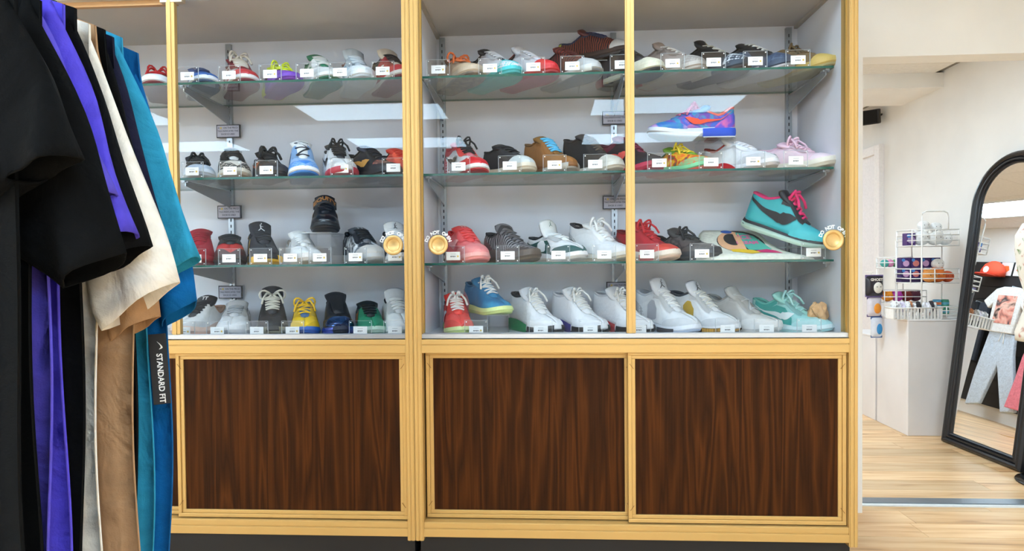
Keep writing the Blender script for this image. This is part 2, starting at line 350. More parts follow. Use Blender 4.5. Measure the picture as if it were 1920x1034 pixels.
def case(x0, x1, label, posts, mull, pulls, wood, std):
    t = thing('display_case', label, 'display case', ((x0+x1)/2, 0, 0)); ox = (x0+x1)/2
    def B(name, mat, *boxes, bevel=0):
        mb = MB()
        for b in boxes: mb.box(b[0]-ox, b[1]-ox, *b[2:])
        return mb.build(name, mat, t, bevel=bevel)
    B('back_panel', CASE_WHITE, (x0, x1, .465, .48, .10, 2.12))
    B('side_panel', CASE_WHITE, (x0, x0+.012, .03, .465, .10, 2.12)); B('side_panel', CASE_WHITE, (x1-.012, x1, .03, .465, .10, 2.12))
    B('top_panel', M('#c6c0bc', .7, scale=5), (x0+.012, x1-.012, 0, .465, 2.04, 2.12))
    for X in (x0+.012, x1-.026): B('ceiling_trim', M('#b3aaa0', .6), (X, X+.014, .03, .465, 2.028, 2.04))
    B('case_floor', M('#d9d9dc', .5), (x0+.012, x1-.012, .03, .465, .775, .800))
    B('inner_panel', M('#3a2616', .6), (x0+.012, x1-.012, .06, .07, .10, .775))
    B('kick_base', BLACK, (x0+.01, x1-.01, .025, .46, 0, .10))
    # gold anodised frame, stepped profiles
    for (a, b) in posts:
        w = b - a
        B('post', GOLD, (a, b, -.012, .05, .086, 2.16), (a+w*.12, a+w*.42, -.0145, -.012, .086, 2.16), (a+w*.58, a+w*.88, -.0145, -.012, .086, 2.16), bevel=.0012)
    a, b = posts[0][1], posts[1][0]
    B('middle_rail', GOLD, (a, b, -.009, .05, .755, .803), (a, b, -.012, -.009, .786, .803), (a, b, -.012, -.009, .755, .782), bevel=.001)
    B('bottom_rail', GOLD, (a, b, -.008, .05, .100, .152), (a, b, -.012, -.008, .100, .128), (a, b, -.010, -.008, .132, .150), bevel=.001)
    B('top_rail', GOLD, (a, b, -.01, .05, 2.085, 2.16), bevel=.001)
    B('track', SILVER, (a, b, -.004, .005, .803, .821), (a, b, .012, .016, .803, .815), (a, b, .026, .032, .803, .815), (a, b, -.004, .032, .8005, .806))
    # sliding glass doors
    for k, (g0, g1, y, st) in enumerate(mull):
        g = B('glass_door', GLASS, (g0, g1, y, y+.004, .806, 2.09))
        if st:
            s = MB().box(st[0]-ox, st[1]-ox, y-.006, y+.012, .806, 2.085).box(st[0]+.005-ox, st[1]-.013-ox, y-.009, y-.006, .806, 2.085).build('stile', GOLD, g, bevel=.001)
            MB().box(st[0]-.02-ox, st[1]+.03-ox, y-.008, y+.016, 2.022, 2.087).build('stile_cap', M('#c9b79c', .4, metal=.4), g)
        MB().box((g0 if k == 0 else g1-.004)-ox, (g0+.004 if k == 0 else g1)-ox, y-.004, y+.01, .806, 2.085).build('edge_trim', GOLD_IN, g)
        if k == 0: MB().box(g0-ox, g1-ox, y-.006, y+.012, 2.022, 2.087).build('top_channel', M('#c79a6a', .45, 'flat', metal=.35), g, bevel=.001)
        sh = MB().box(g0-ox, g1-ox, y-.006, y+.010, .806, .822).build('shoe_channel', SILVER, g)
        for (px, pk, pz) in pulls:
            if pk == k: finger_pull(g, px-ox, pz, y-.001); arc_text(g, px-ox, pz, y-.0025)
    for (a, b, y) in wood: door_wood(t, a-ox, b-ox, .156, .757, y)
    # slotted standards and brackets
    for X in std:
        s = B('shelf_standard', STEEL, (X-.012, X+.012, .452, .465, .81, 2.03))
        mb = MB()
        for i in range(46): mb.box(X-ox-.0025, X-ox+.0025, .4515, .4525, .82+i*.026, .833+i*.026)
        tag(mb.build('slot_row', M('#2a2c2f', .7), s), kind='stuff')
        for zs in (1.757, 1.399, 1.069):
            Xb = X
            b = MB().prism([(.452,zs-.078),(.452,zs-.008),(.115,zs-.008),(.115,zs-.024)], 'x', Xb-ox-.002, Xb-ox+.002)
            b.box(Xb-ox-.006, Xb-ox+.006, .10, .452, zs-.010, zs-.006); b.box(Xb-ox-.012, Xb-ox+.012, .112, .135, zs-.012, zs-.006)
            o = b.build('bracket', STEEL, t)
    return t
case(-1.524, -.0006, 'left glass sneaker display case with gold frame and walnut doors', ((-1.524,-1.486),(-.0285,-.0006)),
     ((-1.49,-.862,.030,None),(-.89,-.028,.012,(-.89,-.859))), ((-.072,1,1.138),), ((-1.49,-.846,.022),(-.876,-.030,.000)), (-1.46,-.894))
case(.0006, 1.528, 'right glass sneaker display case with gold frame and walnut doors', ((.0006,.030),(1.499,1.528)),
     ((.03,.786,.030,None),(.751,1.499,.012,(.751,.782))), ((.086,0,1.138),(1.455,1,1.139)), ((.036,.77,.022),(.753,1.496,.000)), (.038,.760,1.477))
# glass shelves
for (x0, x1, nm) in ((-1.50,-.02,'left'),(.018,1.497,'right')):
    for z, lv in ((1.761,'top'),(1.403,'second'),(1.073,'third')):
        mb = MB().box(x0, x1, .098, .425, z-.008, z)
        mb.m = [0,0,1,1,1,1]
        tag(mb.build('glass_shelf', [SHELF, SHELF_EDGE]), '%s glass shelf of the %s display case' % (lv, nm), 'shelf')
# used-shoe notice plates on the standards
STAR = [(math.sin(k*PI/5)*(1 if k % 2 == 0 else .42), math.cos(k*PI/5)*(1 if k % 2 == 0 else .42)) for k in range(10)]
def notice(x, z, lb):
    t = thing('notice_plate', lb, 'sign', (x, .449, z))
    MB().box(-.052,.052,-.004,.004,-.028,.028).build('plate', M('#2c2a30', .5), t)
    MB().box(-.048,.048,-.0055,-.004,-.024,.024).build('face', M('#b9b6c4', .5), t)
    mb = MB()
    for i, s in enumerate(('A      ON THE PRICE', 'TAG INDICATES THE', 'SHOE IS USED')):
        v, f = text_geo(s, .0098, .0002); mb.add([(p[0], -.006, p[1] + .0135 - i*.0135) for p in v], f)
    mb.build('lettering', M('#4a4854', .6), t)
    MB().prism([(a*.006-.031, b*.006+.0135) for a, b in STAR], 'y', -.0068, -.0056).build('star', YSTAR, t)
for x, z, lb in ((-.896,1.653,'upper'),(-.898,1.304,'middle'),(-.900,.956,'lower')): notice(x, z, lb + ' used-shoe notice on the standard of the left case')
for x, z, lb in ((.763,1.674,'upper'),(.763,1.321,'middle'),(.776,.960,'lower')): notice(x, z, lb + ' used-shoe notice on the standard of the right case')
# ================================================================== SNEAKERS
WB = pchip([(0,.70),(.2,.70),(.4,.75),(.58,.92),(.72,1.0),(.86,.98),(1,.9)])
STY = {  # collar heel, collar dip, throat, tongue, sole heel, sole toe, length, width, vamp, lace rows
 'high': dict(hc=.138, dip=.122, ht=.136, tg=.152, sh=.030, st=.024, L=.305, W=.108, hv=.080, n=7),
 'mid':  dict(hc=.130, dip=.112, ht=.132, tg=.165, sh=.036, st=.026, L=.305, W=.112, hv=.084, n=6),
 'j13':  dict(hc=.150, dip=.136, ht=.142, tg=.165, sh=.040, st=.026, L=.305, W=.112, hv=.078, n=6),
 'low':  dict(hc=.090, dip=.066, ht=.092, tg=.108, sh=.032, st=.024, L=.305, W=.106, hv=.070, n=6),
 'run':  dict(hc=.100, dip=.074, ht=.100, tg=.118, sh=.042, st=.030, L=.305, W=.110, hv=.074, n=5),
}
SW_LO = pchip([(.08,.70),(.40,.22),(.50,.16),(.56,.24),(.62,.56)]); SW_HI = pchip([(.08,.72),(.40,.38),(.48,.36),(.53,.44),(.62,.57)])
PATCH = {
 'toe_cap': [(.78,0,.16),(.82,0,.55),(.85,0,1),(.92,0,1),(.97,0,1),(1,0,1)],
 'mudguard': [(.60,0,.10),(.68,0,.30),(.78,0,.42),(.88,0,.62),(.94,0,.72),(.98,0,.8),(1,0,.85)],
 'toe_box': [(.70,.38,1),(.76,.42,1),(.84,.5,1),(.90,.62,1)],
 'heel_counter': [(0,0,.62),(.02,0,.62),(.06,0,.60),(.12,0,.55),(.20,0,.40),(.27,0,.08)],
 'heel_tab': [(0,.62,1),(.02,.62,1),(.05,.64,1),(.09,.70,1)],
 'eyestay': [(.39,.66,1),(.45,.70,1),(.55,.66,1),(.64,.60,1),(.70,.62,1)],
 'collar_band': [(.03,.66,1),(.08,.66,1),(.15,.62,1),(.22,.60,1),(.30,.62,1),(.38,.70,1)],
 'quarter': [(.14,.04,.5),(.25,.04,.62),(.38,.04,.64),(.50,.04,.55),(.60,.04,.30)],
 'side_panel': [(.30,.10,.50),(.36,.08,.62),(.42,.10,.60),(.48,.14,.36)],
 'swoosh': [(x, SW_LO(x), SW_HI(x)) for x in (.08,.16,.24,.32,.40,.45,.50,.54,.58,.62)],
 'swoosh_big': [(.02+ (x-.08)*1.1, SW_LO(x)*1.0, SW_HI(x)*1.12) for x in (.08,.16,.24,.32,.40,.45,.50,.54,.58,.62)],
}
def asmat(c, rough=.5):
    return M(c, rough) if isinstance(c, str) else c
FIG = [[(-.08,.42),(.04,.46),(.10,.05),(-.06,.0)],[(-.06,.04),(.02,-.06),(-.42,-.52),(-.5,-.44)],[(.0,.06),(.1,.05),(.52,-.34),(.46,-.44),(.04,-.08)],
       [(-.06,.44),(.0,.38),(.16,.78),(.08,.80)],[(.02,.42),(.04,.34),(.34,.26),(.34,.32)],[(-.13,.62),(-.04,.64),(-.02,.52),(-.10,.48)],[(.06,.84),(.12,.92),(.22,.90),(.22,.80),(.14,.76)]]
def sneaker(label, loc, psi, style, up, mid, out, ton, lace, lin='#1a1a1c', patches=(), name='sneaker', pitch=0, emblem=None, text=None, bow=0, S=1.0, riser=0, group='sneakers in the display cases', **kw):
    p = dict(STY[style]); p.update(kw)
    L, W, n = p['L'], p['W'], p['n']
    t = thing(name, label, 'sneaker', loc, math.radians(psi - 90), group)
    if pitch: t.rotation_euler = (0, math.radians(pitch), math.radians(psi - 90))
    t.scale = (S, S, S)
    def w(u):
        k = WB(u) * W / 2
        if u < .13: k *= math.sqrt(max(0, 1 - (1 - u/.13)**2))
        if u > .78: k *= max(0, 1 - ((u - .78)/.22)**2.3) ** .5
        return k
    zb = lambda u: .014 * max(0, (u - .68)/.32)**2 + .006 * max(0, (.08 - u)/.08)**2
    th = pchip([(0,p['sh']),(.25,p['sh']*.96),(.6,p['st']*1.0),(1,p['st']*.92)])
    z0 = lambda u: zb(u) + th(u)
    Hf = pchip([(0,p['hc']),(.06,p['hc']*.985),(.20,p['dip']),(.30,p['dip']*.55+p['ht']*.45),(.39,p['ht']),(.70,p['hv']),(.84,p['hv']*.86),(.93,p['hv']*.73),(1,p['hv']*.56)])
    H = lambda u: max(Hf(u), z0(u) + .006)
    gr = pchip([(0,0),(.04,.55),(.12,.68),(.28,.60),(.40,.52),(.70,.28),(.745,0),(1,0)])
    g = lambda u: gr(u) * w(u)
    def S_(s, u, v):
        a = v * PI / 2; W_, G, Z0, HH = w(u), g(u), z0(u), H(u)
        e = .62 if u < .42 else .62 + .2 * smoothstep(.42, .75, u)
        y = G + (W_ - G) * max(0, math.cos(a)) ** e
        z = Z0 + (HH - Z0) * (math.sin(a) if u > .45 else v * .5 + .5 * math.sin(a))
        x = (u - .5) * L - (.10 * (z - Z0) * max(0, 1 - u/.35))* .6 + (.012 if u < .02 else 0) * v * v
        return Vector((x, s * y, z))
    T = [.5 - .5 * math.cos(PI * k / 30) for k in range(31)]; NV = 8
    def shell(name, mat, us, v0, v1, off, nv, parent=t, thick=0, sides=(1, -1), inner=None):
        V = []; Fc = []
        for s in sides:
            o = len(V)
            for u in us:
                a, b = v0(u), v1(u)
                for k in range(nv + 1):
                    v = a + (b - a) * k / nv; q = S_(s, u, v)
                    if off:
                        d = .004; A = S_(s, min(1, u + d), v) - S_(s, max(0, u - d), v); Bv = S_(s, u, min(1, v + .02)) - S_(s, u, max(0, v - .02))
                        nn = A.cross(Bv) * (-s)
                        nn = nn.normalized() if nn.length > 1e-12 else Vector((0, 0, 0))
                        if nn.length < .5: nn = Vector((1 if u > .5 else -1, 0, .2)).normalized()
                        if nn.dot(q - Vector((q.x * .9, 0, .03))) < 0: nn = -nn
                        if u > .999 or u < .001: nn = Vector((1 if u > .5 else -1, 0, max(0, nn.z))).normalized()
                        q = q + nn * off
                    V.append(q)
            for i in range(len(us) - 1):
                for k in range(nv):
                    a = o + i * (nv + 1) + k; f = (a, a + nv + 1, a + nv + 2, a + 1)
                    Fc.append(f if s < 0 else f[::-1])
        mats = [mat, inner] if inner else [mat]
        ob = mesh_obj(name, V, Fc, None, parent, True, mats)
        if thick:
            md = ob.modifiers.new('thick', 'SOLIDIFY'); md.thickness = thick; md.offset = -1
            if inner: md.material_offset = 1; md.material_offset_rim = 0
        return ob
    upm = asmat(up); linm = asmat(lin, .9)
    shell('upper', upm, T, lambda u: 0, lambda u: 1, 0, NV, thick=.004, inner=linm)
    # sole: outsole and midsole, lofted rings
    def ringed(name, mat, levels, parent=t):
        V = []; Fc = []; N = 2 * (len(T) - 1)
        for (fz, mg) in levels:
            ring = [(u, 1) for u in T] + [(u, -1) for u in T[1:-1]][::-1]
            for (u, s) in ring: V.append(((u - .5) * (L + 2 * mg), s * (w(u) + mg * min(1, w(u) / .012)), fz(u)))
        for i in range(len(levels) - 1):
            for k in range(N): Fc.append((i*N+k, i*N+(k+1) % N, (i+1)*N+(k+1) % N, (i+1)*N+k))
        Fc.append(tuple(range(N))[::-1]); Fc.append(tuple((len(levels)-1)*N+k for k in range(N)))
        ob = MB().add(V, Fc).build(name, mat, parent); return ob
    os_ = ringed('outsole', asmat(out), [(zb, -.004), (lambda u: zb(u) + .003, .0005), (lambda u: zb(u) + .009, .002)])
    ms = ringed('midsole', asmat(mid), [(lambda u: zb(u) + .009, .0015), (lambda u: zb(u) + .009 + .3 * (th(u) - .009), .005), (lambda u: zb(u) + .009 + .8 * (th(u) - .009), .0035), (lambda u: z0(u) + .004, .0015), (lambda u: z0(u) + .004, -.003)])
    have = {q[0] for q in patches}
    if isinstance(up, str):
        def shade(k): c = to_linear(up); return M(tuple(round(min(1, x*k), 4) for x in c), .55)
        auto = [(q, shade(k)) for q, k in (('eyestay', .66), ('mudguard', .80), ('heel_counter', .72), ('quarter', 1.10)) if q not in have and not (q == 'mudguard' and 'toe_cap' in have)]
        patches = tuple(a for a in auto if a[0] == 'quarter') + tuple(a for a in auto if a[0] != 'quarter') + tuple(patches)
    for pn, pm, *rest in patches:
        if pn.startswith('sole_'):      # wedge of another colour on the side of the sole
            a, b = rest[0], rest[1]; us = [a + (b - a) * k / 14 for k in range(15)]
            V = []; Fc = []; lev = [(0.0, .002), (.25, .0062), (.75, .0062), (1.0 if len(rest) < 3 else rest[2], .0045)]
            for s in (1, -1):
                o = len(V)
                for u in us:
                    kk = math.sin(PI * min(1, max(0, (u - a) / (b - a)))) ** .5 if len(rest) > 3 else 1
                    for fz, mg in lev: V.append(((u - .5) * (L + 2 * mg), s * (w(u) + mg * min(1, w(u) / .012)), zb(u) + .001 + fz * kk * th(u)))
                for i in range(14):
                    for k in range(3): q = o + i*4 + k; Fc.append((q, q+4, q+5, q+1))
            mesh_obj('sole_wedge', V, Fc, asmat(pm), t, True); continue
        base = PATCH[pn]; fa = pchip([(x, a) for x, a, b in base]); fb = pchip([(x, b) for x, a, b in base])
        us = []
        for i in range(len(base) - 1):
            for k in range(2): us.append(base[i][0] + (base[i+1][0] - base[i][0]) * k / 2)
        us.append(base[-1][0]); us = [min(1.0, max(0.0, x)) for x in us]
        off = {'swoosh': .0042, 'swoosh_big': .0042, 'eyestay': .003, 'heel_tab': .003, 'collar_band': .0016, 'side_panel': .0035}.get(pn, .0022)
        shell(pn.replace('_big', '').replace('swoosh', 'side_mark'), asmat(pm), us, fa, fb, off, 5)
    # padded collar rim
    cm = asmat(kw.get('rim', lin), .8) if kw.get('rim') else linm
    rim = [S_(1, u, 1) for u in (.40,.34,.28,.22,.16,.11,.07,.04,.015,0)] + [S_(-1, u, 1) for u in (.015,.04,.07,.11,.16,.22,.28,.34,.40)]
    MB().tube(rim, .0055, 6).build('collar', cm, t, True)
    # tongue
    tu = [.73, .66, .58, .50, .43]
    path = [((u - .5) * L, H(u) + (.000 if u > .7 else .003)) for u in tu]
    bx = (.40 - .5) * L; tz = p['tg']
    tz = max(tz, H(.40) + .010)
    path += [(bx - .004, H(.40) + (tz - H(.40)) * .35 + .003), (bx - .014, H(.40) + (tz - H(.40)) * .85 + .003), (bx - .020, tz)]
    hw = [.012, .020, .026, .031, .036, .039, .040, .034]
    V = []; Fc = []
    for i, (x, z) in enumerate(path):
        for k in range(7):
            a = (k - 3) / 3; V.append((x - abs(a)**2 * .006, a * hw[i], z - a*a * (.012 if i < 7 else .010)))
    for i in range(len(path) - 1):
        for k in range(6): q = i*7 + k; Fc.append((q, q+1, q+8, q+7))
    tn = mesh_obj('tongue', V, Fc, asmat(ton), t, True)
    md = tn.modifiers.new('thick', 'SOLIDIFY'); md.thickness = .012; md.offset = 0
    fr = (Vector((bx - .016, 0, H(.40) + (tz - H(.40)) * .75 + .003)), Vector((bx - .024, 0, tz)))
    ax = (Vector((bx - .024, 0, tz)) - Vector((bx - .004, 0, H(.40) + (tz - H(.40)) * .35))).normalized(); nn = Vector((ax.z, 0, -ax.x))
    if emblem or text:
        ax = Vector((-.010, 0, (tz - H(.40)) * .5)).normalized(); nn = Vector((ax.z, 0, -ax.x)); sc = kw.get('esc', .020); cen = Vector((bx - .016, 0, tz)) - ax * ((.95 * sc if emblem else .6 * sc) + .007) + nn * .0105; mb = MB()
        if emblem == 'figure':
            for poly in FIG: mb.add([cen + Vector((0, 1, 0)) * (-q[0] * sc * -1) + ax * q[1] * sc for q in poly], [tuple(range(len(poly)))])
        else:
            v, f = text_geo(text, sc * 1.3, .001); mb.add([cen + Vector((0, q[0], 0)) + ax * q[1] for q in v], f)
        mb.build('emblem', asmat(kw.get('ecol', '#101012')), tn)
    # laces
    if lace:
        lm = asmat(lace, .8); mb = MB(); rr = kw.get('lr', .0040); us = [.425 + (.655 - .425) * k / (n - 1) for k in range(n)]
        def over(u1, s1, u2, s2):
            A, B = S_(s1, u1, .93), S_(s2, u2, .93); pts = []
            for k in range(7):
                q = k / 6; P = A.lerp(B, q); zt = H(u1) + (H(u2) - H(u1)) * q
                P.z = max(P.z, zt - .004) + .0055 + .006 * math.sin(PI * q); pts.append(P)
            mb.tube(pts, rr, 5, flat=.75)
        for i, u in enumerate(us):
            over(u, 1, u + .004, -1)
            if i < n - 1: over(u, 1 if i % 2 else -1, us[i+1], -1 if i % 2 else 1)
        if bow:
            K = Vector(((us[0] - .5) * L, 0, H(us[0]) + .014))
            for s in (1, -1):
                pts = [K + Vector((.010*math.sin(a) + .012*(a/PI), s * (.004 + .030 * bow * math.sin(a*.5)**1.2 * (1 if a < PI else 1)), .018 * math.sin(a))) for a in [PI*2*k/10 for k in range(11)]]
                mb.tube(pts, rr, 5)
                mb.tube([K, K + Vector((.020, s*.022, .006)), K + Vector((.040, s*.034, -.012)), K + Vector((.052, s*.040, -.034))], rr, 5)
        mb.build('laces', lm, t, True)
    return t
SUEDE = lambda c: M(c, .95, 'suede'); KNIT = lambda a, b, s=40: M(a, .9, 'knit', cols=(a, b), scale=s*.42); BLOT = lambda cols, s=25: M(cols[0], .5, 'blotch', cols=tuple(cols), scale=s)
GLOSS = lambda c: M(c, .15, spec=.7)
def riser(x, y, z, w, d, h, label):
    t = thing('acrylic_riser', label, 'display riser', (x, y, z))
    MB().box(-w/2, w/2, -d/2, d/2, h-.004, h).build('top', [ACRYLIC], t)
    MB().box(-w/2, -w/2+.003, -d/2, d/2, 0, h-.004).build('side', ACR_EDGE if False else ACRYLIC, t)
    MB().box(w/2-.003, w/2, -d/2, d/2, 0, h-.004).build('side', ACRYLIC, t)
    MB().box(-w/2, w/2, -d/2-.0008, -d/2, h-.004, h).build('edge', ACR_EDGE, t)
Z1, Z2, Z3, Z4 = 1.761, 1.403, 1.073, .800
B_, W_ = '#161517', '#eceaea'
def put(u, Y, Z): pass
SN = sneaker
# ---- left case, top shelf
SN('red low sneaker with a red lace loop beside the left door stile', (-1.0946,.27,Z1), 30, 'low', '#c81f28', W_, '#7d3038', '#c81f28', '#c81f28', patches=(('toe_cap',W_),('swoosh',W_)), bow=1)
SN('royal blue low sneaker with a white stripe on the top left shelf', (-0.9063,.26,Z1), 38, 'low', '#3a63a8', '#e9edf2', '#4a5f7d', '#2b4a86', '#35456a', lin='#22304e', patches=(('mudguard','#2f66ad'),('toe_cap','#2f66ad'),('heel_counter','#8d9cc0'),('swoosh',W_)), hc=.095, dip=.085, ht=.1, tg=.112)
SN('burgundy and red high top with thick cream laces', (-0.7478,.26,Z1), 38, 'high', '#d8cfca', '#efe9e4', '#7c3340', '#8c2a33', '#e6ddcf', lin='#5c1c24', patches=(('toe_cap','#c4343a'),('mudguard','#c4343a'),('heel_counter','#7c2630'),('eyestay','#7c2630'),('swoosh','#7c2630')), bow=1, lr=.0045, tg=.138)
SN('purple and neon yellow low sneaker with tangled yellow laces', (-0.5774,.26,Z1), 40, 'low', '#7a3fb8', '#7d4abf', '#7b3fa8', '#d6e23a', '#e0ea3c', lin='#5b4420', patches=(('heel_counter','#dbe83e'),('eyestay','#e2e63c'),('sole_wedge','#d8e63c',.02,.26)), bow=1)
SN('white and pine green high top with white laces', (-0.4169,.26,Z1), 36, 'high', '#e3e4e2', '#eeeeec', '#2f6a50', '#2f7a58', '#e5e4de', lin='#2a6248', patches=(('eyestay','#e6e6e4'),('collar_band','#2e7655'),('swoosh','#2e7655')), rim='#2e7655')
SN('pale blue and white high top with a tall grey tongue', (-0.2747,.26,Z1), 30, 'high', '#c3d1da', '#e7ebef', '#cfd8e2', '#c9d3da', '#d9e2e8', lin='#8e5a58', patches=(('toe_cap','#eef0f2'),('mudguard','#dfe6ea'),('heel_counter','#d77a72'),('swoosh','#8fb4cc')), tg=.175)
SN('black, cream and red high top next to the middle gold post', (-0.1312,.26,Z1), 36, 'high', '#b03036', '#efe8e0', '#7c3a44', '#d9c9b4', '#2a2526', lin=B_, patches=(('toe_cap','#c0343a'),('mudguard','#c0343a'),('collar_band',B_),('swoosh','#ece4dc')), tg=.17)
# ---- left case, second shelf
SN('black mesh sneaker with a pale ice blue toe', (-0.9208,.25,Z2), 34, 'low', '#202327', '#d3dbe6', '#c6d0de', '#1b1d20', '#1c1d1f', patches=(('mudguard','#b9c6d8'),('toe_cap','#cdd6e2')), lr=.005, tg=.115, bow=.6)
SN('black and white mid top with a grey tongue and cream toe', (-0.7800,.25,Z2), 34, 'mid', '#1d1c1e', '#e2d8c8', '#b7a99b', '#d5d2d0', '#1c1b1d', patches=(('toe_cap','#d9d0c4'),('mudguard','#35322f'),('swoosh','#e9e7e4'),('side_panel','#e4e4e4')), emblem='figure', ecol='#d2402c', tg=.14, rim=B_)
SN('black sneaker with orange flecks and loose black laces', (-0.6292,.25,Z2), 38, 'low', BLOT(('#161517','#1b191b','#221a18','#8a3a1c'),30), '#17161a', '#26242a', '#19181a', '#141315', lr=.0055, bow=.9, patches=(('toe_cap','#23232b'),('swoosh','#c2632f')), hc=.105, dip=.09, ht=.11, tg=.125)
SN('sky blue and white high top with flared dark collar flaps', (-0.4905,.24,Z2), 26, 'high', '#8fb4e0', '#f0f1f3', '#3d7fcf', '#e9e7e4', '#1d2434', lin='#20283a', patches=(('toe_cap','#3f86d8'),('mudguard','#7fa9dc'),('collar_band','#5f90d0'),('toe_box','#9dbde4')), n=3, hc=.150, dip=.130, ht=.152, tg=.155)
SN('white sneaker with black laces, black logo and a red toe edge', (-0.3464,.24,Z2), 30, 'high', '#e9e7e6', '#e6e2e0', '#a63342', '#1c1c20', '#17171a', lin='#1b1b20', patches=(('swoosh',B_),('sole_wedge','#b03444',.62,.99)), bow=.6, tg=.14)
SN('black sneaker with a gold curved side mark at the end of the second left shelf', (-0.2082,.25,Z2), 52, 'low', '#1b1a1e', '#201e22', '#2a282c', '#1c2030', '#22222a', patches=(('swoosh','#c08a45'),('mudguard','#2a282b'),('toe_box',BLOT(('#b5685a','#3a2a2a','#c98a78'),90))), hc=.115, dip=.100, ht=.125, tg=.135)
SN('bright orange red sneaker half hidden by the middle gold post', (-0.1090,.30,Z2), 40, 'low', '#e2412f', '#2a2326', '#3a2a2c', '#d33a2c', '#e04634', patches=(('eyestay','#ef5a40'),('heel_counter',B_)), hc=.12, dip=.1, ht=.125, tg=.135)
# ---- left case, third shelf
SN('red suede sneaker peeking out behind the blue sleeve', (-0.9220,.26,Z3), 26, 'mid', SUEDE('#a3182a'), '#b01c2c', '#8c1c28', SUEDE('#a3182a'), '#9c1626', lin='#6c101c', tg=.145)
SN('black and red sneaker with gold trim on its collar', (-0.7949,.25,Z3), 28, 'mid', '#c8302c', '#31231f', '#2a1c1a', '#181719', '#151416', lin='#8a6a2a', patches=(('eyestay',B_),('mudguard','#4a1f1e'),('heel_counter','#2a1a1c')), tg=.122, hc=.1, dip=.085, ht=.105, rim='#9a7a34')
SN('black mid top with yellow lace wings and a silver leaping figure', (-0.6633,.25,Z3), 34, 'mid', SUEDE('#26262b'), '#202024', '#e0b322', SUEDE('#2c2c32'), '#232327', emblem='figure', ecol='#d8d8dc', esc=.028, patches=(('side_panel','#d9b23a'),('sole_wedge','#f0bc28',.30,.50),('sole_wedge','#f0bc28',.86,.97),('heel_tab','#e8b82a')), tg=.172, n=4)
SN('white runner with criss-cross laces beside the empty riser', (-0.5020,.25,Z3), 34, 'run', '#eceae8', '#e4e0df', '#d8d5d3', '#f0efee', '#f4f3f2', lin='#b9a99a', patches=(('heel_counter','#e7e5e3'),('mudguard','#f3f2f0')), n=6, tg=.132, ht=.112)
SN('grey, black and white sneaker with a letter emblem on its tongue', (-0.2557,.25,Z3), 36, 'mid', BLOT(('#2b3036','#3a4048','#c9cdd2','#e9eaec'),30), '#c8cbce', '#aab0b6', '#5f6268', '#1b1c1f', text='TT', ecol='#c9cacd', patches=(('eyestay','#22252a'),('toe_cap','#cfcac4'),('heel_counter','#2a3036')), tg=.142)
SN('white sneaker with a black leaping figure behind the left finger pull', (-0.1186,.25,Z3), 26, 'mid', '#e6e6e8', '#e9e7e6', '#d5d5d8', '#eeeeef', '#f1f1f1', emblem='figure', esc=.024, patches=(('mudguard','#2b2a2d'),('toe_cap','#e9e9ea')), tg=.165)
riser(-0.4182, .27, Z3, .12, .16, .125, 'clear riser under the black and gold strap sneaker')
eq = SN('black high top with a strap reading EQUITY on a clear riser', (-0.4083,.26,Z3+.125), 20, 'mid', '#1b1e26', '#17181d', '#1b1a1e', '#22242c', '#1a1c22', lin='#c8a15a', patches=(('toe_cap',GLOSS('#14151a')),('mudguard',GLOSS('#191b22')),('swoosh','#b8803f')), S=.92, tg=.165, hc=.125, dip=.115, ht=.135, n=4, rim=B_)
# strap across the laces with gold lettering
sv = []; sf = []
def strap_pt(a, q): return Vector((-.018, a*.047, .157)).lerp(Vector((.010, a*.047, .122)), q) + Vector((.012-.020*a*a, 0, .007-.030*a*a))
for i in range(2):
    for k in range(9): sv.append(strap_pt((k - 4)/4, i))
for k in range(8): sf.append((k, k+1, k+10, k+9))
strap = mesh_obj('strap', sv, sf, M('#1a1c24', .5), eq, True); md = strap.modifiers.new('thick','SOLIDIFY'); md.thickness = .004; md.offset = 0
v, f = text_geo('EQUITY', .0275, .0014)
lv = [strap_pt(max(-1, min(1, q[0]/.047)), .5 - q[1]/.042) + Vector((.0035, 0, .0030)) for q in v]
mesh_obj('lettering', lv, f, M('#d79a5e', .4, metal=.4), strap)
# ---- left case, bottom
SN('white sneaker with black laces and a peach sole at the far left', (-0.9194,.25,Z4), -2, 'run', '#ecebea', '#f0cfbd', '#eebfa8', '#2a292c', '#232226', lin='#c79d84', patches=(('eyestay','#f0efee'),), text='TT', ecol='#e6e6e6', esc=.016, n=6, lr=.0042, tg=.146, ht=.12)
SN('all white foam runner on the case floor', (-0.7758,.25,Z4), 20, 'run', '#dfdfe0', '#e4e3e4', '#d2d2d4', '#c9c9cc', '#a9acb2', lin='#9c9ca2', patches=(('mudguard','#e9e8e9'),('quarter','#efeeef')), n=4, tg=.125, W=.116)
SN('black high top with long hanging white laces and an olive toe', (-0.6243,.25,Z4), 24, 'mid', '#211f21', '#3a3733', '#7d7a66', '#26252a', '#dedbd0', lin='#2c2a2c', patches=(('toe_cap','#2a2829'),('sole_wedge','#8d8a74',.70,.99)), bow=1.5, lr=.004, n=7, tg=.182, ht=.14, hc=.135, dip=.12)
SN('yellow and blue low sneaker tied with a yellow bow', (-0.4934,.25,Z4), 22, 'low', '#efc416', '#1f5fb8', '#1d58ae', '#3e5f8a', '#f2c21c', lin='#31506f', patches=(('heel_counter',BLOT(('#31506f','#58708a','#d5b832'),60)),('collar_band',BLOT(('#31506f','#4f6a86','#c9b040'),70))), bow=1.2, tg=.118, hc=.105, dip=.09, ht=.108, n=4)
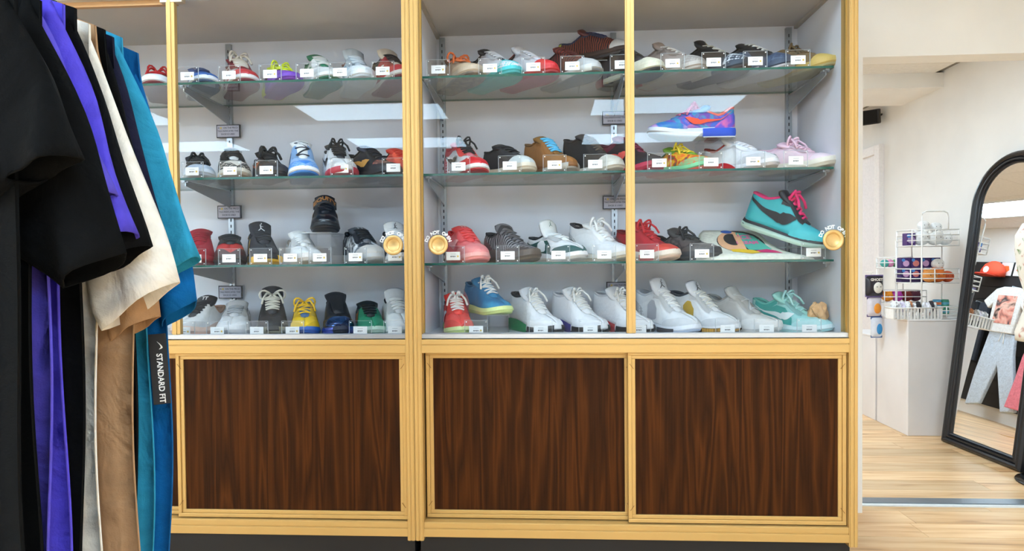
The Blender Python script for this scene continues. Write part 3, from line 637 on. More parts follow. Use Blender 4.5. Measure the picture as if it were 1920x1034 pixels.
SN('black and iridescent blue sneaker without laces', (-0.3632,.25,Z4), 24, 'mid', M('#1d1d22',.35), '#22263a', '#1b1b22', M('#26262b',.4), None, patches=(('toe_cap',M('#3b5f96',.12,metal=.7)),('mudguard',M('#2a3355',.15,metal=.6)),('sole_wedge',M('#4a58a8',.2,metal=.6),.62,.98)), tg=.155, hc=.12, dip=.105, ht=.14)
SN('green, purple and black low sneaker with a pale mint sole', (-0.2338,.25,Z4), 24, 'low', '#2e8e6a', '#c3dccb', '#bcd6c4', '#181f22', '#15161a', lin='#2a1838', patches=(('heel_counter','#3b2560'),('collar_band','#241838'),('quarter','#d88a2a')), tg=.118, hc=.105, dip=.085, ht=.105, n=5)
SN('white high top at the right end of the left case floor', (-0.1201,.25,Z4), 24, 'mid', '#e6e9ea', '#e4e7e6', '#d0dcd4', '#d5d7da', '#eceeee', lin='#24252c', patches=(('mudguard','#f0f1f1'),), tg=.170, ht=.13, n=5, lr=.004)
# ---- right case, top shelf
SN('tan sneaker with tangled orange, yellow and purple laces', (0.1396,.25,Z1), 34, 'run', '#bd9f83', '#c9b49c', BLOT(('#b3a08d','#6d665f','#a8978a'),22), '#6a4634', '#e2713a', lin='#4a3a30', patches=(('toe_cap','#cbb194'),('mudguard','#d2b89a')), n=5, bow=1.4, lr=.0045, tg=.118)
SN('white sneaker with a turquoise sole and black collar', (0.2736,.25,Z1), 40, 'mid', '#d4d0d3', '#4cc0c2', '#55b7b8', '#26262a', '#d8d5d6', patches=(('toe_cap','#56c4c6'),('mudguard','#d9d6d8'),('heel_counter','#222226'),('collar_band',B_)), tg=.150, hc=.125, emblem='figure', ecol='#3a9da0', esc=.014)
SN('white sneaker with a bright red sole and red-piped tongue', (0.4068,.25,Z1), 42, 'mid', '#d6d1d4', '#cf2f33', '#b04048', '#dddbe0', '#d9d6d8', patches=(('toe_cap','#d92a30'),('heel_counter','#1d1c20'),('collar_band',B_)), tg=.158, rim='#8c1f24')
SN('dark red and black knit sneaker with a grey toe', (0.5681,.25,Z1), 40, 'mid', KNIT('#23181a','#6a2520',60), '#c9c7c4', '#7f7f80', KNIT('#4a1b1a','#7a2a22',60), '#5a1f1d', lin='#2a1416', patches=(('toe_cap','#bdbbb9'),('sole_wedge','#d9d8d2',.55,.98)), tg=.150)
riser(0.6774, .34, Z1, .14, .10, .105, 'clear riser under the brown and navy striped sneaker')
SN('large brown and navy striped sneaker with a white toe strap, raised on a riser', (0.6718,.34,Z1+.105), 62, 'mid', KNIT('#7e3a2a','#20141c',80), '#3a2a26', '#2a2020', '#5a2a2a', '#2b3560', lin='#1f2a4a', patches=(('toe_cap','#c9c6c4'),('eyestay','#1f2848'),('heel_tab','#a8a83a')), tg=.135, hc=.095, dip=.085, ht=.115, S=1.02)
SN('cream-toed sneaker with a dark sole partly behind the right door stile', (0.7976,.25,Z1), 42, 'high', '#3a3436', '#e4dcc2', '#41403f', '#2b2427', '#2a2628', patches=(('toe_cap','#e9e1c8'),('mudguard','#e0d8c0'),('sole_wedge','#8a3238',.0,.2)), tg=.125)
SN('taupe high top with a black pull tab on the top right shelf', (0.9520,.25,Z1), 40, 'mid', '#a3928a', '#b9afa6', '#c2bab2', '#998880', '#d6cfc8', lin='#8c7a72', patches=(('toe_cap','#b3aaa2'),('mudguard','#9b928c'),('heel_tab',B_),('sole_wedge','#c0393a',.0,.18)), tg=.158, n=5)
SN('black sneaker with a red pull tab and gold leaping figure', (1.1114,.25,Z1), 40, 'mid', '#1c1a1c', '#39424f', '#4a4244', '#1a181a', '#c9c4b8', emblem='figure', ecol='#c9a04a', esc=.018, patches=(('toe_cap','#c9ced4'),('mudguard','#2f3846'),('heel_tab','#c22a2a'),('sole_wedge','#c9c5bf',.30,.62)), tg=.162, n=4)
SN('black and navy sneaker with a silver toe and pale grey sole', (1.2695,.25,Z1), 40, 'mid', '#25272e', '#39465c', '#c9c7cf', '#1b1b1f', '#d8d6d0', patches=(('toe_cap','#4b5a74'),('mudguard','#34425a'),('quarter','#53627a'),('sole_wedge','#c8c9d0',.30,.68)), tg=.142, n=5)
SN('olive brown sneaker with a yellow gum toe', (1.4266,.25,Z1), 40, 'run', SUEDE('#7a6242'), '#cfae5c', '#b9a873', SUEDE('#846a48'), '#6b5538', lin='#5a4630', patches=(('toe_cap','#d0b05e'),('heel_counter','#6f5a3c'),('swoosh','#c06a44')), tg=.115, n=5, bow=.8)
# ---- right case, second shelf
SN('red, white and black high top at the left of the second right shelf', (0.1567,.25,Z2), 30, 'high', '#e2dfdf', '#ece6e2', '#b02a34', '#d06a72', '#1b191b', lin='#b84850', patches=(('toe_cap','#d8262e'),('mudguard','#d8262e'),('heel_counter','#cc2a32'),('collar_band','#c24a52'),('swoosh','#1c1a1c'),('eyestay','#d9443f')), bow=.8, tg=.132)
SN('black canvas sneaker with a cream sole', (0.3244,.25,Z2), 36, 'mid', SUEDE('#232327'), '#ddd2bd', '#d6ccb8', '#1d1d21', '#1b1b1e', patches=(('toe_cap','#cfd2cf'),('heel_counter','#1b1b1e')), tg=.132, hc=.12, dip=.11, ht=.122, n=4, lr=.003)
SN('brown suede high top with bright blue laces', (0.4867,.25,Z2), 34, 'high', SUEDE('#94602f'), '#8a5a2e', '#a7a39a', SUEDE('#7d5526'), '#5db8de', lin='#7a5228', patches=(('toe_cap',SUEDE('#96622f')),('eyestay',SUEDE('#8a5829')),('sole_wedge','#b6b0a6',.62,.99)), tg=.160, hc=.15, dip=.135, ht=.15, lr=.0046, n=7)
SN('black suede boot sneaker with brown laces and a cream sole', (0.6520,.25,Z2), 38, 'high', SUEDE('#1d1b1e'), '#e2ddd2', '#d9d3c4', SUEDE('#3a3432'), '#6f5f50', lin='#2a2628', patches=(('eyestay',SUEDE('#201e20')),('toe_cap','#d8d2c4')), tg=.158, hc=.165, dip=.145, ht=.155, lr=.0028)
SN('burgundy and black sneaker with a pink sole beside the door stile', (0.7956,.25,Z2), 40, 'mid', '#2b2024', '#c22e4c', '#b02a44', '#6e1f36', '#7a2440', lin='#5c1a2e', patches=(('swoosh','#e2584e'),('collar_band','#6a1f34'),('heel_counter','#531a2c')), tg=.150, hc=.14, dip=.12, ht=.145)
SN('multicolour orange, yellow and green low sneaker', (0.9910,.25,Z2), 40, 'low', BLOT(('#d8401e','#f07a2a','#e8c42a','#d2341c','#2f6a4a'),28), '#86d29a', '#d8604a', '#6f9a2e', '#f0d23a', lin='#3f6a2a', patches=(('heel_counter','#d23a1c'),('sole_wedge','#e04a28',.0,.30),('mudguard',BLOT(('#f08a5a','#88c488','#e8563a'),30))), bow=.6, tg=.108, n=6)
SN('white sneaker with a rounded red sole patch', (1.2128,.25,Z2), 38, 'mid', '#efedf0', '#f0eff4', '#d9d2d4', '#f1eff1', '#eceaee', lin='#b0483f', patches=(('sole_wedge','#c8202e',.16,.60,1.35,1),('heel_counter','#d9d6d9'),('eyestay','#f3f1f3')), tg=.145, hc=.115, dip=.095, ht=.12, n=5)
SN('pale pink low sneaker with pink laces', (1.4244,.25,Z2), 38, 'low', '#f0cdd8', '#ece3d2', '#e2d8c4', '#eec6d4', '#f2c9d8', lin='#e6bccb', patches=(('toe_cap','#f3dbe2'),('quarter','#f2d3dc'),('heel_counter','#edc4d2')), bow=1, lr=.0042, tg=.118, hc=.105, dip=.095, ht=.108, sh=.036, st=.03)
riser(1.1230, .26, Z2, .12, .14, .135, 'clear riser under the blue multicolour sneaker')
SN('blue and purple multicolour low sneaker with an orange curved side mark, raised on a riser', (1.0297,.24,Z2+.135), -84, 'low', BLOT(('#2a7ab8','#3a9ac0','#7a4aa8','#2a62c8','#c06aa8'),22), '#d9dee6', '#b9c2cc', '#5a8ac0', '#c86a8a', lin='#d86a78', patches=(('swoosh','#ee5136'),('heel_counter',BLOT(('#2b5fd0','#7a4ac0','#e06a9a'),24)),('sole_wedge','#2350c8',.0,.42),('mudguard',BLOT(('#2f8aa8','#2a6ab8','#d0a0d8'),24))), rim='#e8786a', bow=.4, tg=.112, hc=.108, dip=.078, ht=.098, S=1.08)
# ---- right case, third shelf
SN('coral pink sneaker with a letter emblem behind the finger pull', (0.1573,.25,Z3), 28, 'mid', '#ee7274', '#f6aaa4', '#f0928e', '#e2403f', '#e84a4c', lin='#d83a3c', patches=(('toe_cap','#f28a8a'),('mudguard','#f19290'),('eyestay','#e8585a'),('swoosh_big','#f3a5a2')), text='TT', ecol='#f6b9b4', esc=.016, tg=.142, n=5, lr=.0045)
SN('charcoal ridged knit sneaker with a dark chunky sole', (0.3338,.25,Z3), 40, 'run', KNIT('#211f22','#8a868a',60), '#5c5048', '#6a5e50', KNIT('#333134','#706c70',46), '#5a5759', lin='#29272a', patches=(('mudguard','#4a403c'),('heel_counter','#5a3a3c')), tg=.150, hc=.12, dip=.1, ht=.122, sh=.05, st=.036, n=4)
SN('white high top with dark green panels and a green leaping figure', (0.5089,.25,Z3), 40, 'mid', '#e4e3e4', '#eeedee', '#cfcfce', '#eaebea', '#eeeeee', lin='#1c2024', emblem='figure', ecol='#1e5a50', esc=.016, patches=(('mudguard','#1f4f4c'),('heel_counter','#3d5656'),('quarter','#1f504c'),('side_panel','#e9e9ea')), tg=.165, hc=.10, dip=.09, ht=.105, n=3)
SN('all white high top with thick white laces', (0.6786,.25,Z3), 40, 'high', '#ecebec', '#e9e3d6', '#ddd5c2', '#e7e6e6', '#f6f5f5', lin='#b8b4b2', patches=(('eyestay','#f1f0f0'),('mudguard','#f0eff0')), tg=.150, hc=.155, dip=.135, ht=.14, bow=1, lr=.005, rim='#2a2224')
SN('red sneaker with red laces and a cream toe', (0.8592,.25,Z3), 36, 'run', SUEDE('#b4232c'), '#e6d6c6', '#d8b8a4', SUEDE('#a81f28'), '#c8242c', lin='#8a1a22', patches=(('toe_cap','#d84a3c'),('heel_counter','#8f1d26'),('sole_wedge','#c83a34',.55,.8,.4)), bow=1, lr=.0042, tg=.150, hc=.125, dip=.11, ht=.13)
SN('dark grey leather runner with black laces', (1.0058,.25,Z3), 38, 'run', BLOT(('#3a3634','#5a5350','#2a2829','#6a625c'),26), '#3b3c40', '#2f3034', '#3a3735', '#2b292a', lin='#242324', patches=(('toe_cap','#6f6660'),('mudguard','#55504c')), bow=.7, lr=.0045, tg=.125, sh=.045, st=.035)
riser(1.3828, .315, Z3, .14, .10, .05, 'low clear riser under the turquoise high top')
SN('turquoise high top with pink laces tipped over a folded shirt', (1.3724,.25,Z3+.078), 52, 'high', M('#3ab4bd',.5), '#23222a', '#b7cfc0', '#26252c', '#ee2f74', lin='#1d1c22', pitch=20, patches=(('swoosh_big','#1a191f'),('eyestay','#1e1d24'),('mudguard','#44bcc4'),('sole_wedge','#bcd6c6',.02,.98,.62)), rim='#e63a7c', lr=.005, bow=.9, n=6, hc=.135, dip=.125, ht=.148, tg=.165, S=1.06)
# ---- right case, bottom
SN('coral red sneaker with white laces and a lime sole', (0.1177,.24,Z4), 16, 'low', '#f0514a', '#d8e6a2', '#cfe08c', '#ea4038', '#f2ece8', lin='#c83a34', patches=(('swoosh_big','#dfe1ea'),('heel_counter','#cdd4e2'),('sole_wedge','#d9dee8',.0,.22)), lr=.0045, bow=.4, n=6, tg=.150, hc=.12, dip=.1, ht=.13, hv=.08)
riser(0.2837, .26, Z4, .085, .10, .072, 'frosted clear riser under the blue sneaker')
SN('blue sneaker with white laces and a lime yellow sole, raised on a riser', (0.2355,.26,Z4+.072), 34, 'low', BLOT(('#2f7fae','#2a6f9e','#3a90ba'),14), '#d6e69a', '#cfe08e', '#2a7aa8', '#ece9e4', lin='#1f6a96', patches=(('heel_counter','#d9a9b4'),('sole_wedge','#e3b0bb',.0,.28)), lr=.0042, n=5, bow=.5, tg=.138, hc=.12, dip=.105, ht=.12)
for u, c, nm in ((1003,'#12834e','green'),(1085,'#453a8a','purple'),(1166,'#c02a34','red')):
    SN('white dimpled high top with a %s heel sole and black toe sole' % nm, (PX(u,.25,.80) if False else {1003:0.4254,1085:0.5960,1166:0.7633}[u],.25,Z4), 34, 'j13', M('#ecebee',.45,'dimple'), '#f0eff0', '#1d1c1f', '#e6e5e8', '#e9e6e2', lin='#cfcdd2' if nm != 'green' else '#1c1b20', patches=(('sole_wedge',c,.0,.58,1.25),('sole_wedge','#1d1c20',.60,.995,1.05),('mudguard','#efeef0')), tg=.170, rim=B_ if nm == 'green' else '#d9d7da', bow=.5)
SN('white high top with a black leaping figure and an icy sole', (0.9354,.25,Z4), 34, 'mid', '#eaebee', '#e9eaf0', '#b9c6dc', '#dcdce0', '#f0f0f0', lin='#c9cbd2', emblem='figure', esc=.026, patches=(('side_panel','#b4b6be'),('sole_wedge','#3a3c44',.50,.80,.55),('sole_wedge','#b6c3dc',.05,.48,.5)), tg=.205, hc=.155, dip=.138, ht=.158)
SN('white high top with gold mesh windows and a black leaping figure', (1.0738,.25,Z4), 38, 'mid', '#e8e8ea', '#e9e8e9', '#c9953c', '#d9d9de', '#eceae4', lin='#2a2c36', emblem='figure', esc=.026, patches=(('side_panel','#c3a03a'),('sole_wedge','#2a282c',.45,.95,.8),('sole_wedge','#c8943a',.62,.92,.4)), tg=.192, hc=.15, dip=.135, ht=.152, rim='#3a3c46')
SN('pale grey chunky runner with a toggle lace', (1.2234,.25,Z4), 40, 'run', '#d3d0cd', '#e2dfdb', '#d8d5d0', '#b9b7b5', '#c9cacc', lin='#a9a6a3', patches=(('mudguard','#e0ddda'),('quarter','#c9c6c3')), tg=.168, hc=.135, dip=.11, ht=.140, sh=.05, st=.036, n=3)
SN('mint green low sneaker with a white curved side mark on the case floor', (1.4021,.24,Z4), 40, 'low', '#9ed5d2', '#dff0ef', '#b8e2de', '#9fd8cf', '#b5e3df', lin='#6fc0b4', patches=(('quarter','#3fa79f'),('swoosh','#eef4f2'),('toe_cap','#aedcdb'),('mudguard','#b4dfde'),('heel_tab','#a9dcd4'),('collar_band','#3fa79f')), bow=1, lr=.0042, tg=.145, hc=.12, dip=.1, ht=.125)
# ================================================================== PRICE TAG HOLDERS
_h = {}
def holder(x, y, z, label, star=True, rz=0):
    t = thing('price_tag_holder', label, 'tag holder', (x, y, z), math.radians(rz), 'clear price tag holders')
    if not _h:
        a = MB().box(-.042,.042,-.0015,.0015,0,.062).box(-.042,.042,.0015,.034,0,.003)
        _h['panel'] = a.build('panel', ACRYLIC, t)
        e = MB().box(-.0425,-.0412,-.0019,.0019,0,.0622); _h['e1'] = e.build('panel_edge', ACR_EDGE, t)
        e = MB().box(.0412,.0425,-.0019,.0019,0,.0622); _h['e2'] = e.build('panel_edge', ACR_EDGE, t)
        e = MB().box(-.0412,.0412,-.0016,.0016,.0616,.0623); _h['e3'] = e.build('panel_edge', ACR_EDGE, t)
        _h['card'] = MB().box(-.026,.026,-.0034,-.0019,.010,.041).build('card', CARD, t, bevel=.0007)
        mb = MB()
        for k, (a0, a1) in enumerate(((-.010,-.006),(-.0045,-.001),(.0005,.004),(.0055,.0085))): mb.box(a0, a1, -.0037, -.0034, .0215 + (k % 2)*.0006, .0262)
        mb.box(-.010, .010, -.0037, -.0034, .0325, .0334)
        _h['print'] = tag(mb.build('print', INK, _h['card']), kind='stuff')
        _h['star'] = MB().prism([(p*.0052+.0175, q*.0052+.0245) for p, q in STAR], 'y', -.0042, -.0034).build('star', YSTAR, _h['card'])
        riv = MB().lathe([(.0022,-.0006),(.0022,.0006)], 8).build('rivet', M('#f4f6f8', .3), t); riv.rotation_euler = (PI/2,0,0); _h['rivet'] = riv
        riv.location = (-.036,-.002,.056); first = True
        riv2 = [(.036,.056),(-.036,.006),(.036,.006)]
        for (a, b) in riv2: r = riv.copy(); link(r, t); r.location = (a,-.002,b)
    else:
        for k in ('panel','e1','e2','e3','card'):
            o = _h[k].copy(); link(o, t)
            if k == 'card':
                link(_h['print'].copy(), o)
                if star: link(_h['star'].copy(), o)
        for (a, b) in ((-.036,.056),(.036,.056),(-.036,.006),(.036,.006)):
            r = _h['rivet'].copy(); link(r, t); r.location = (a,-.002,b)
    return t
HL = 'clear price tag holder before the '
YH = .107
for x, s, w in ((-0.8723,1,'blue striped sneaker'),(-0.7112,0,'burgundy and red high top'),(-0.5533,1,'purple and yellow sneaker'),(-0.4128,0,'white and green high top'),(-0.2874,0,'pale blue high top'),(-0.1266,1,'black, cream and red high top')): holder(x, YH, Z1, HL + w, s)
for x, s, w in ((-0.8608,1,'black and ice blue sneaker'),(-0.7138,1,'cream-toed black mid top'),(-0.5739,1,'black sneaker with loose laces'),(-0.2867,1,'white sneaker with black laces'),(-0.0913,0,'orange red sneaker')): holder(x, YH, Z2, HL + w, s)
for x, s, w in ((-0.8570,0,'red suede sneaker'),(-0.7240,0,'black and red sneaker with gold trim'),(-0.6022,1,'black and yellow mid top'),(-0.4873,1,'white runner'),(-0.3750,1,'strap sneaker riser'),(-0.2389,1,'grey and black sneaker'),(-0.0897,1,'white sneaker behind the left finger pull')): holder(x, YH, Z3, HL + w, s)
for x, s, w in ((-0.8929,1,'peach-soled white sneaker'),(-0.7628,1,'white foam runner'),(-0.6109,0,'high top with long white laces'),(-0.4744,1,'yellow and blue sneaker'),(-0.2179,0,'green and purple sneaker'),(-0.0878,0,'white high top by the middle post')): holder(x, .085, Z4, HL + w, s)
for x, s, w in ((0.0806,1,'tan sneaker'),(0.2721,1,'turquoise-soled sneaker'),(0.4306,1,'red-soled sneaker'),(0.5724,1,'dark red knit sneaker'),(0.7517,1,'cream-toed sneaker'),(0.9333,1,'taupe high top'),(1.0793,1,'black sneaker with a red tab'),(1.2261,1,'black and navy sneaker'),(1.3757,1,'olive brown sneaker')): holder(x, YH, Z1, HL + w, s)
for x, s, w in ((0.1518,0,'red, white and black high top'),(0.3412,0,'black canvas sneaker'),(0.5055,1,'brown suede high top'),(0.6531,0,'black suede boot sneaker'),(0.8839,1,'orange and green sneaker'),(1.0687,0,'white sneaker with a red sole patch'),(1.2179,1,'gap between the white and the pink sneaker'),(1.3680,0,'pale pink sneaker')): holder(x, YH, Z2, HL + w, s)
for x, s, w in ((0.1283,1,'coral pink sneaker'),(0.3302,0,'charcoal knit sneaker'),(0.5165,0,'white and dark green high top'),(0.6838,0,'all white high top'),(0.8381,0,'red sneaker with a cream toe'),(1.0352,1,'dark grey runner'),(1.4295,1,'turquoise high top')): holder(x, YH, Z3, HL + w, s)
for x, s, w in ((0.2132,1,'coral red sneaker'),(0.4498,0,'green-heeled white high top'),(0.6299,0,'purple-heeled white high top'),(0.8045,0,'red-heeled white high top'),(1.1194,0,'white and gold high top'),(1.2563,0,'pale grey runner'),(1.4053,0,'mint green sneaker')): holder(x, .085, Z4, HL + w, s)
# ---- folded tee on the third shelf
def folded_tee():
    t = thing('folded_tee', 'folded cream tee with a cartoon ice cream print on the third shelf', 'shirt', (1.2409, .245, Z3))
    V = []; Fc = []; nx, ny = 28, 12
    def top(a, b):   # a across -1..1, b front..back -1..1
        h = .016 + .105 * (.5*(b+1))**1.3 * (1 - .72*smoothstep(.25, .85, a)) - .004 * math.cos(a*5) * .4
        return h * (1 - .5 * smoothstep(.80, 1, abs(a))) * (1 - .75 * smoothstep(.86, 1, -b))
    for layer in (0, 1):
        for j in range(ny+1):
            b = -1 + 2*j/ny
            for i in range(nx+1):
                a = -1 + 2*i/nx; x = a * (.198 - .012*b) + .012*b; y = b * .135 * (1 - .05*a*a)
                z = .001 if layer == 0 else top(a, b)
                V.append((x, y, z))
    n = (nx+1)*(ny+1)
    for layer in (0, 1):
        for j in range(ny):
            for i in range(nx):
                q = layer*n + j*(nx+1) + i; f = (q, q+1, q+nx+2, q+nx+1); Fc.append(f if layer else f[::-1])
    edge = [i for i in range(nx+1)] + [j*(nx+1)+nx for j in range(1, ny+1)] + [ny*(nx+1)+i for i in range(nx-1, -1, -1)] + [j*(nx+1) for j in range(ny-1, 0, -1)]
    for k in range(len(edge)):
        a, b = edge[k], edge[(k+1) % len(edge)]; Fc.append((a, b, b+n, a+n))
    o = MB().add(V, Fc).build('cloth', M('#efe9d6', .9, 'cloth'), t, True)
    def pos(p, q, lift):
        a = max(-.98, min(.98, p)); b = max(-.98, min(.98, q))
        return (a*(.198 - .012*b) + .012*b, b*.135*(1 - .05*a*a), top(a, b) + lift)
    def blob(name, pts, col, lift):
        m = len(pts); cxx = sum(p for p, _ in pts)/m; cyy = sum(q for _, q in pts)/m
        v = []; fc = []; K = 4
        for r in range(K+1):
            for p, q in pts: v.append(pos(cxx + (p-cxx)*r/K, cyy + (q-cyy)*r/K, lift))
        for r in range(K):
            for i in range(m): fc.append((r*m+i, r*m+(i+1) % m, (r+1)*m+(i+1) % m, (r+1)*m+i))
        mesh_obj(name, v, fc, M(col, .7), o)
    def ell(cx_, cy_, rx, ry, a0=0, a1=360, n=20): return [(cx_+rx*math.cos(math.radians(a0+(a1-a0)*k/(n-1))), cy_+ry*math.sin(math.radians(a0+(a1-a0)*k/(n-1)))) for k in range(n)]
    blob('print_outline', ell(-.10,.20,.46,.78,0,345,26), '#1c1a1a', .0008)
    blob('print_patch', ell(-.22,.20,.32,.72,60,300,22), '#f0b487', .0014)
    blob('print_patch', [(-.12,.86),(.05,.82),(.22,.6),(.33,.1),(.40,-.35),(.28,-.42),(-.02,-.38),(-.08,.1)], '#52b7a2', .0014)
    blob('print_patch', ell(-.24,.36,.17,.40,70,290,16), '#241f1d', .0020)
    blob('print_patch', ell(-.30,.88,.12,.10), '#2a58b0', .0016)
    blob('print_patch', [(-.36,-.38),(-.20,-.30),(.05,-.40),(.16,-.62),(-.02,-.72),(-.20,-.60),(-.34,-.56)], '#f0c326', .0016)
    blob('print_patch', [(.10,-.44),(.30,-.36),(.44,-.44),(.52,-.70),(.30,-.66),(.14,-.62)], '#d4236c', .0018)
    mb = MB()
    for s, cx_, cy_, sz in (('ICE', .02, .52, .34), ('CREAM', .02, .14, .25)):
        v, f = text_geo(s, sz, .012); mb.add([pos(cx_ + q[0]*.52, cy_ + q[1]*1.15, .0026) for q in v], f)
    mb.build('lettering', M('#e36a9c', .6), o)
folded_tee()
# ---- crumpled tan paper at the right end of the case floor
def crumple(name, label, cat, loc, r, col, seed, sq=(1,1,.8)):
    rg = random.Random(seed); bm = bmesh.new(); bmesh.ops.create_icosphere(bm, subdivisions=3, radius=1)
    dirs = [Vector((rg.gauss(0,1), rg.gauss(0,1), rg.gauss(0,1))).normalized() for _ in range(26)]
    for v in bm.verts:
        d = v.co.normalized(); k = 1 + .25*max(d.dot(q) for q in dirs) - .42*sum(max(0, d.dot(q)-.9)*8 for q in dirs[:12]); k *= 1 + rg.uniform(-.16,.16); v.co = Vector((d.x*sq[0]*k, d.y*sq[1]*k, d.z*sq[2]*k)) * r
    mz = min(v.co.z for v in bm.verts)
    for v in bm.verts: v.co.z -= mz
    me = bpy.data.meshes.new(name); bm.to_mesh(me); bm.free(); me.materials.append(M(col, .85, 'cloth'))
    o = link(bpy.data.objects.new(name, me)); o.location = loc; tag(o, label, cat); return o
crumple('packing_paper', 'crumpled tan packing paper standing in the case corner', 'paper', (1.472, .165, Z4), .036, '#d7a878', 4, (.8,.7,1.3))
crumple('packing_paper', 'flat crumpled tan packing paper behind the mint sneaker', 'paper', (1.455, .30, Z4), .038, '#cf9f70', 9, (1.2,.8,.9))

# ================================================================== HANGING SHIRTS
def tee(label, Y, col, sh, tip, inner, body, seed, rough=.95, ty=.012, tagx=None):
    """sh/tip/inner/body: (x, z) of shoulder, outer sleeve hem, inner sleeve hem, side of the body low down"""
    rg = random.Random(seed); x0 = -.50; zn = sh[1] + .075
    t = thing('tee_shirt', label, 'shirt', (x0, Y, 0), 0, 'tee shirts hanging on the rack')
    mat = M(col, rough, 'cloth', scale=35, spec=.12)
    W2 = body[0] - x0; hs = sh[0] - x0; hem = .48 + rg.random()*.05
    ph = [rg.random()*6 for _ in range(6)]
    V = []; Fc = []; NX, NS = 36, 26
    for side in (-1, 1):
        for j in range(NS+1):
            s = j/NS
            for i in range(NX+1):
                a = -1 + 2*i/NX; ww = hs*(1-smoothstep(0,.30,s)) + W2*smoothstep(0,.30,s) + .008*math.sin(9*s+ph[0])*s
                tp = zn - (zn - sh[1]) * abs(a)**1.3 - (.05*max(0, 1 - abs(a)/.28)**.6 if side < 0 else .012*max(0, 1 - abs(a)/.28)**.6)
                z = tp*(1-s) + hem*s; x = a*ww
                th = (ty + .012*s) * math.sqrt(max(0, 1 - a*a)) + .0025
                fold = .5*ty*s*math.sin(a*9 + ph[1] + 2*s) + .35*ty*s*math.sin(a*17 + ph[2]) + .4*ty*math.sin(a*4+ph[3])*s
                V.append((x, side*th + fold, z))
    n = (NX+1)*(NS+1)
    for side in (0, 1):
        for j in range(NS):
            for i in range(NX):
                q = side*n + j*(NX+1) + i; f = (q, q+1, q+NX+2, q+NX+1); Fc.append(f if side == 0 else f[::-1])
    for j in range(NS):
        for i in (0, NX):
            q = j*(NX+1)+i; Fc.append((q, q+NX+1, q+n+NX+1, q+n))
    mesh_obj('body', V, Fc, mat, t, True)
    for sgn in (1, -1):
        V = []; Fc = []; NA, NL = 20, 14
        A0 = Vector((hs-.015, 0, sh[1]+.004)); A1 = Vector((tip[0]-x0, 0, tip[1])); B0 = Vector((W2-.055, 0, sh[1]-.27)); B1 = Vector((inner[0]-x0, 0, inner[1]))
        if sgn < 0: A1 = Vector((hs+.06, 0, sh[1]-.30)); B1 = Vector((hs-.06, 0, sh[1]-.33))
        for j in range(NL+1):
            s = j/NL; P = A0.lerp(A1, s); P.x += .009*math.sin(PI*s); Q = B0.lerp(B1, s); c = (P+Q)/2; h = (P-Q)/2
            for k in range(NA):
                an = 2*PI*k/NA; d = .009*math.sqrt(s) + .006 + .012*s
                p = c + h*math.cos(an) + Vector((0, d*math.sin(an) + .008*math.sin(3*an+ph[4]+4*s)*s + .005*math.sin(ph[5] + 8*s)*math.cos(an), 0)); p.x *= sgn; V.append(p)
        for j in range(NL):
            for k in range(NA): q = j*NA+k; r = j*NA+(k+1) % NA; Fc.append((q, r, r+NA, q+NA))
        o = mesh_obj('sleeve', V, Fc, mat, t, True); md = o.modifiers.new('thick', 'SOLIDIFY'); md.thickness = .0025
        # stitched hem band
        V2 = []; F2 = []
        for j in (11.9, 12.25):
            s = j/NL; P = A0.lerp(A1, s); P.x += .009*math.sin(PI*s); Q = B0.lerp(B1, s); c = (P+Q)/2; h = (P-Q)/2
            for k in range(NA):
                an = 2*PI*k/NA; d = .009*math.sqrt(s) + .0072 + .012*s
                p = c + h*math.cos(an)*1.006 + Vector((0, d*math.sin(an) + .008*math.sin(3*an+ph[4]+4*s)*s + .005*math.sin(ph[5] + 8*s)*math.cos(an), 0)); p.x *= sgn; V2.append(p)
        for k in range(NA): F2.append((k, (k+1) % NA, NA+(k+1) % NA, NA+k))
        mesh_obj('hem_stitch', V2, F2, mat, o, True)
    nk = MB(); pts = [(.075*math.cos(a), -.004 + .012*math.sin(a), zn - .015 - .035*(1 if math.sin(a) < 0 else .25)*abs(math.sin(a))) for a in [2*PI*k/20 for k in range(20)]]
    nk.tube(pts, .007, 6, closed=True).build('neckband', mat, t, True)
    # hanger
    h = thing('hanger', 'hanger of the ' + ' '.join(label.split()[:12]), 'hanger', (x0, Y, 0))
    hb = MB().tube([(-hs+.03, 0, sh[1]+.008), (-.06, 0, zn-.022), (0, 0, zn-.006), (.06, 0, zn-.022), (hs-.03, 0, sh[1]+.008)], .005, 6); hb.build('arm', M('#1c1c1e', .5), h, True)
    MB().tube([(0,0,zn-.006),(0,0,1.58),(.012,0,1.60),(.018,0,1.625),(.006,0,1.643),(-.010,0,1.643),(-.016,0,1.632)], .0018, 6).build('hook', STEEL, h, True)
    return t
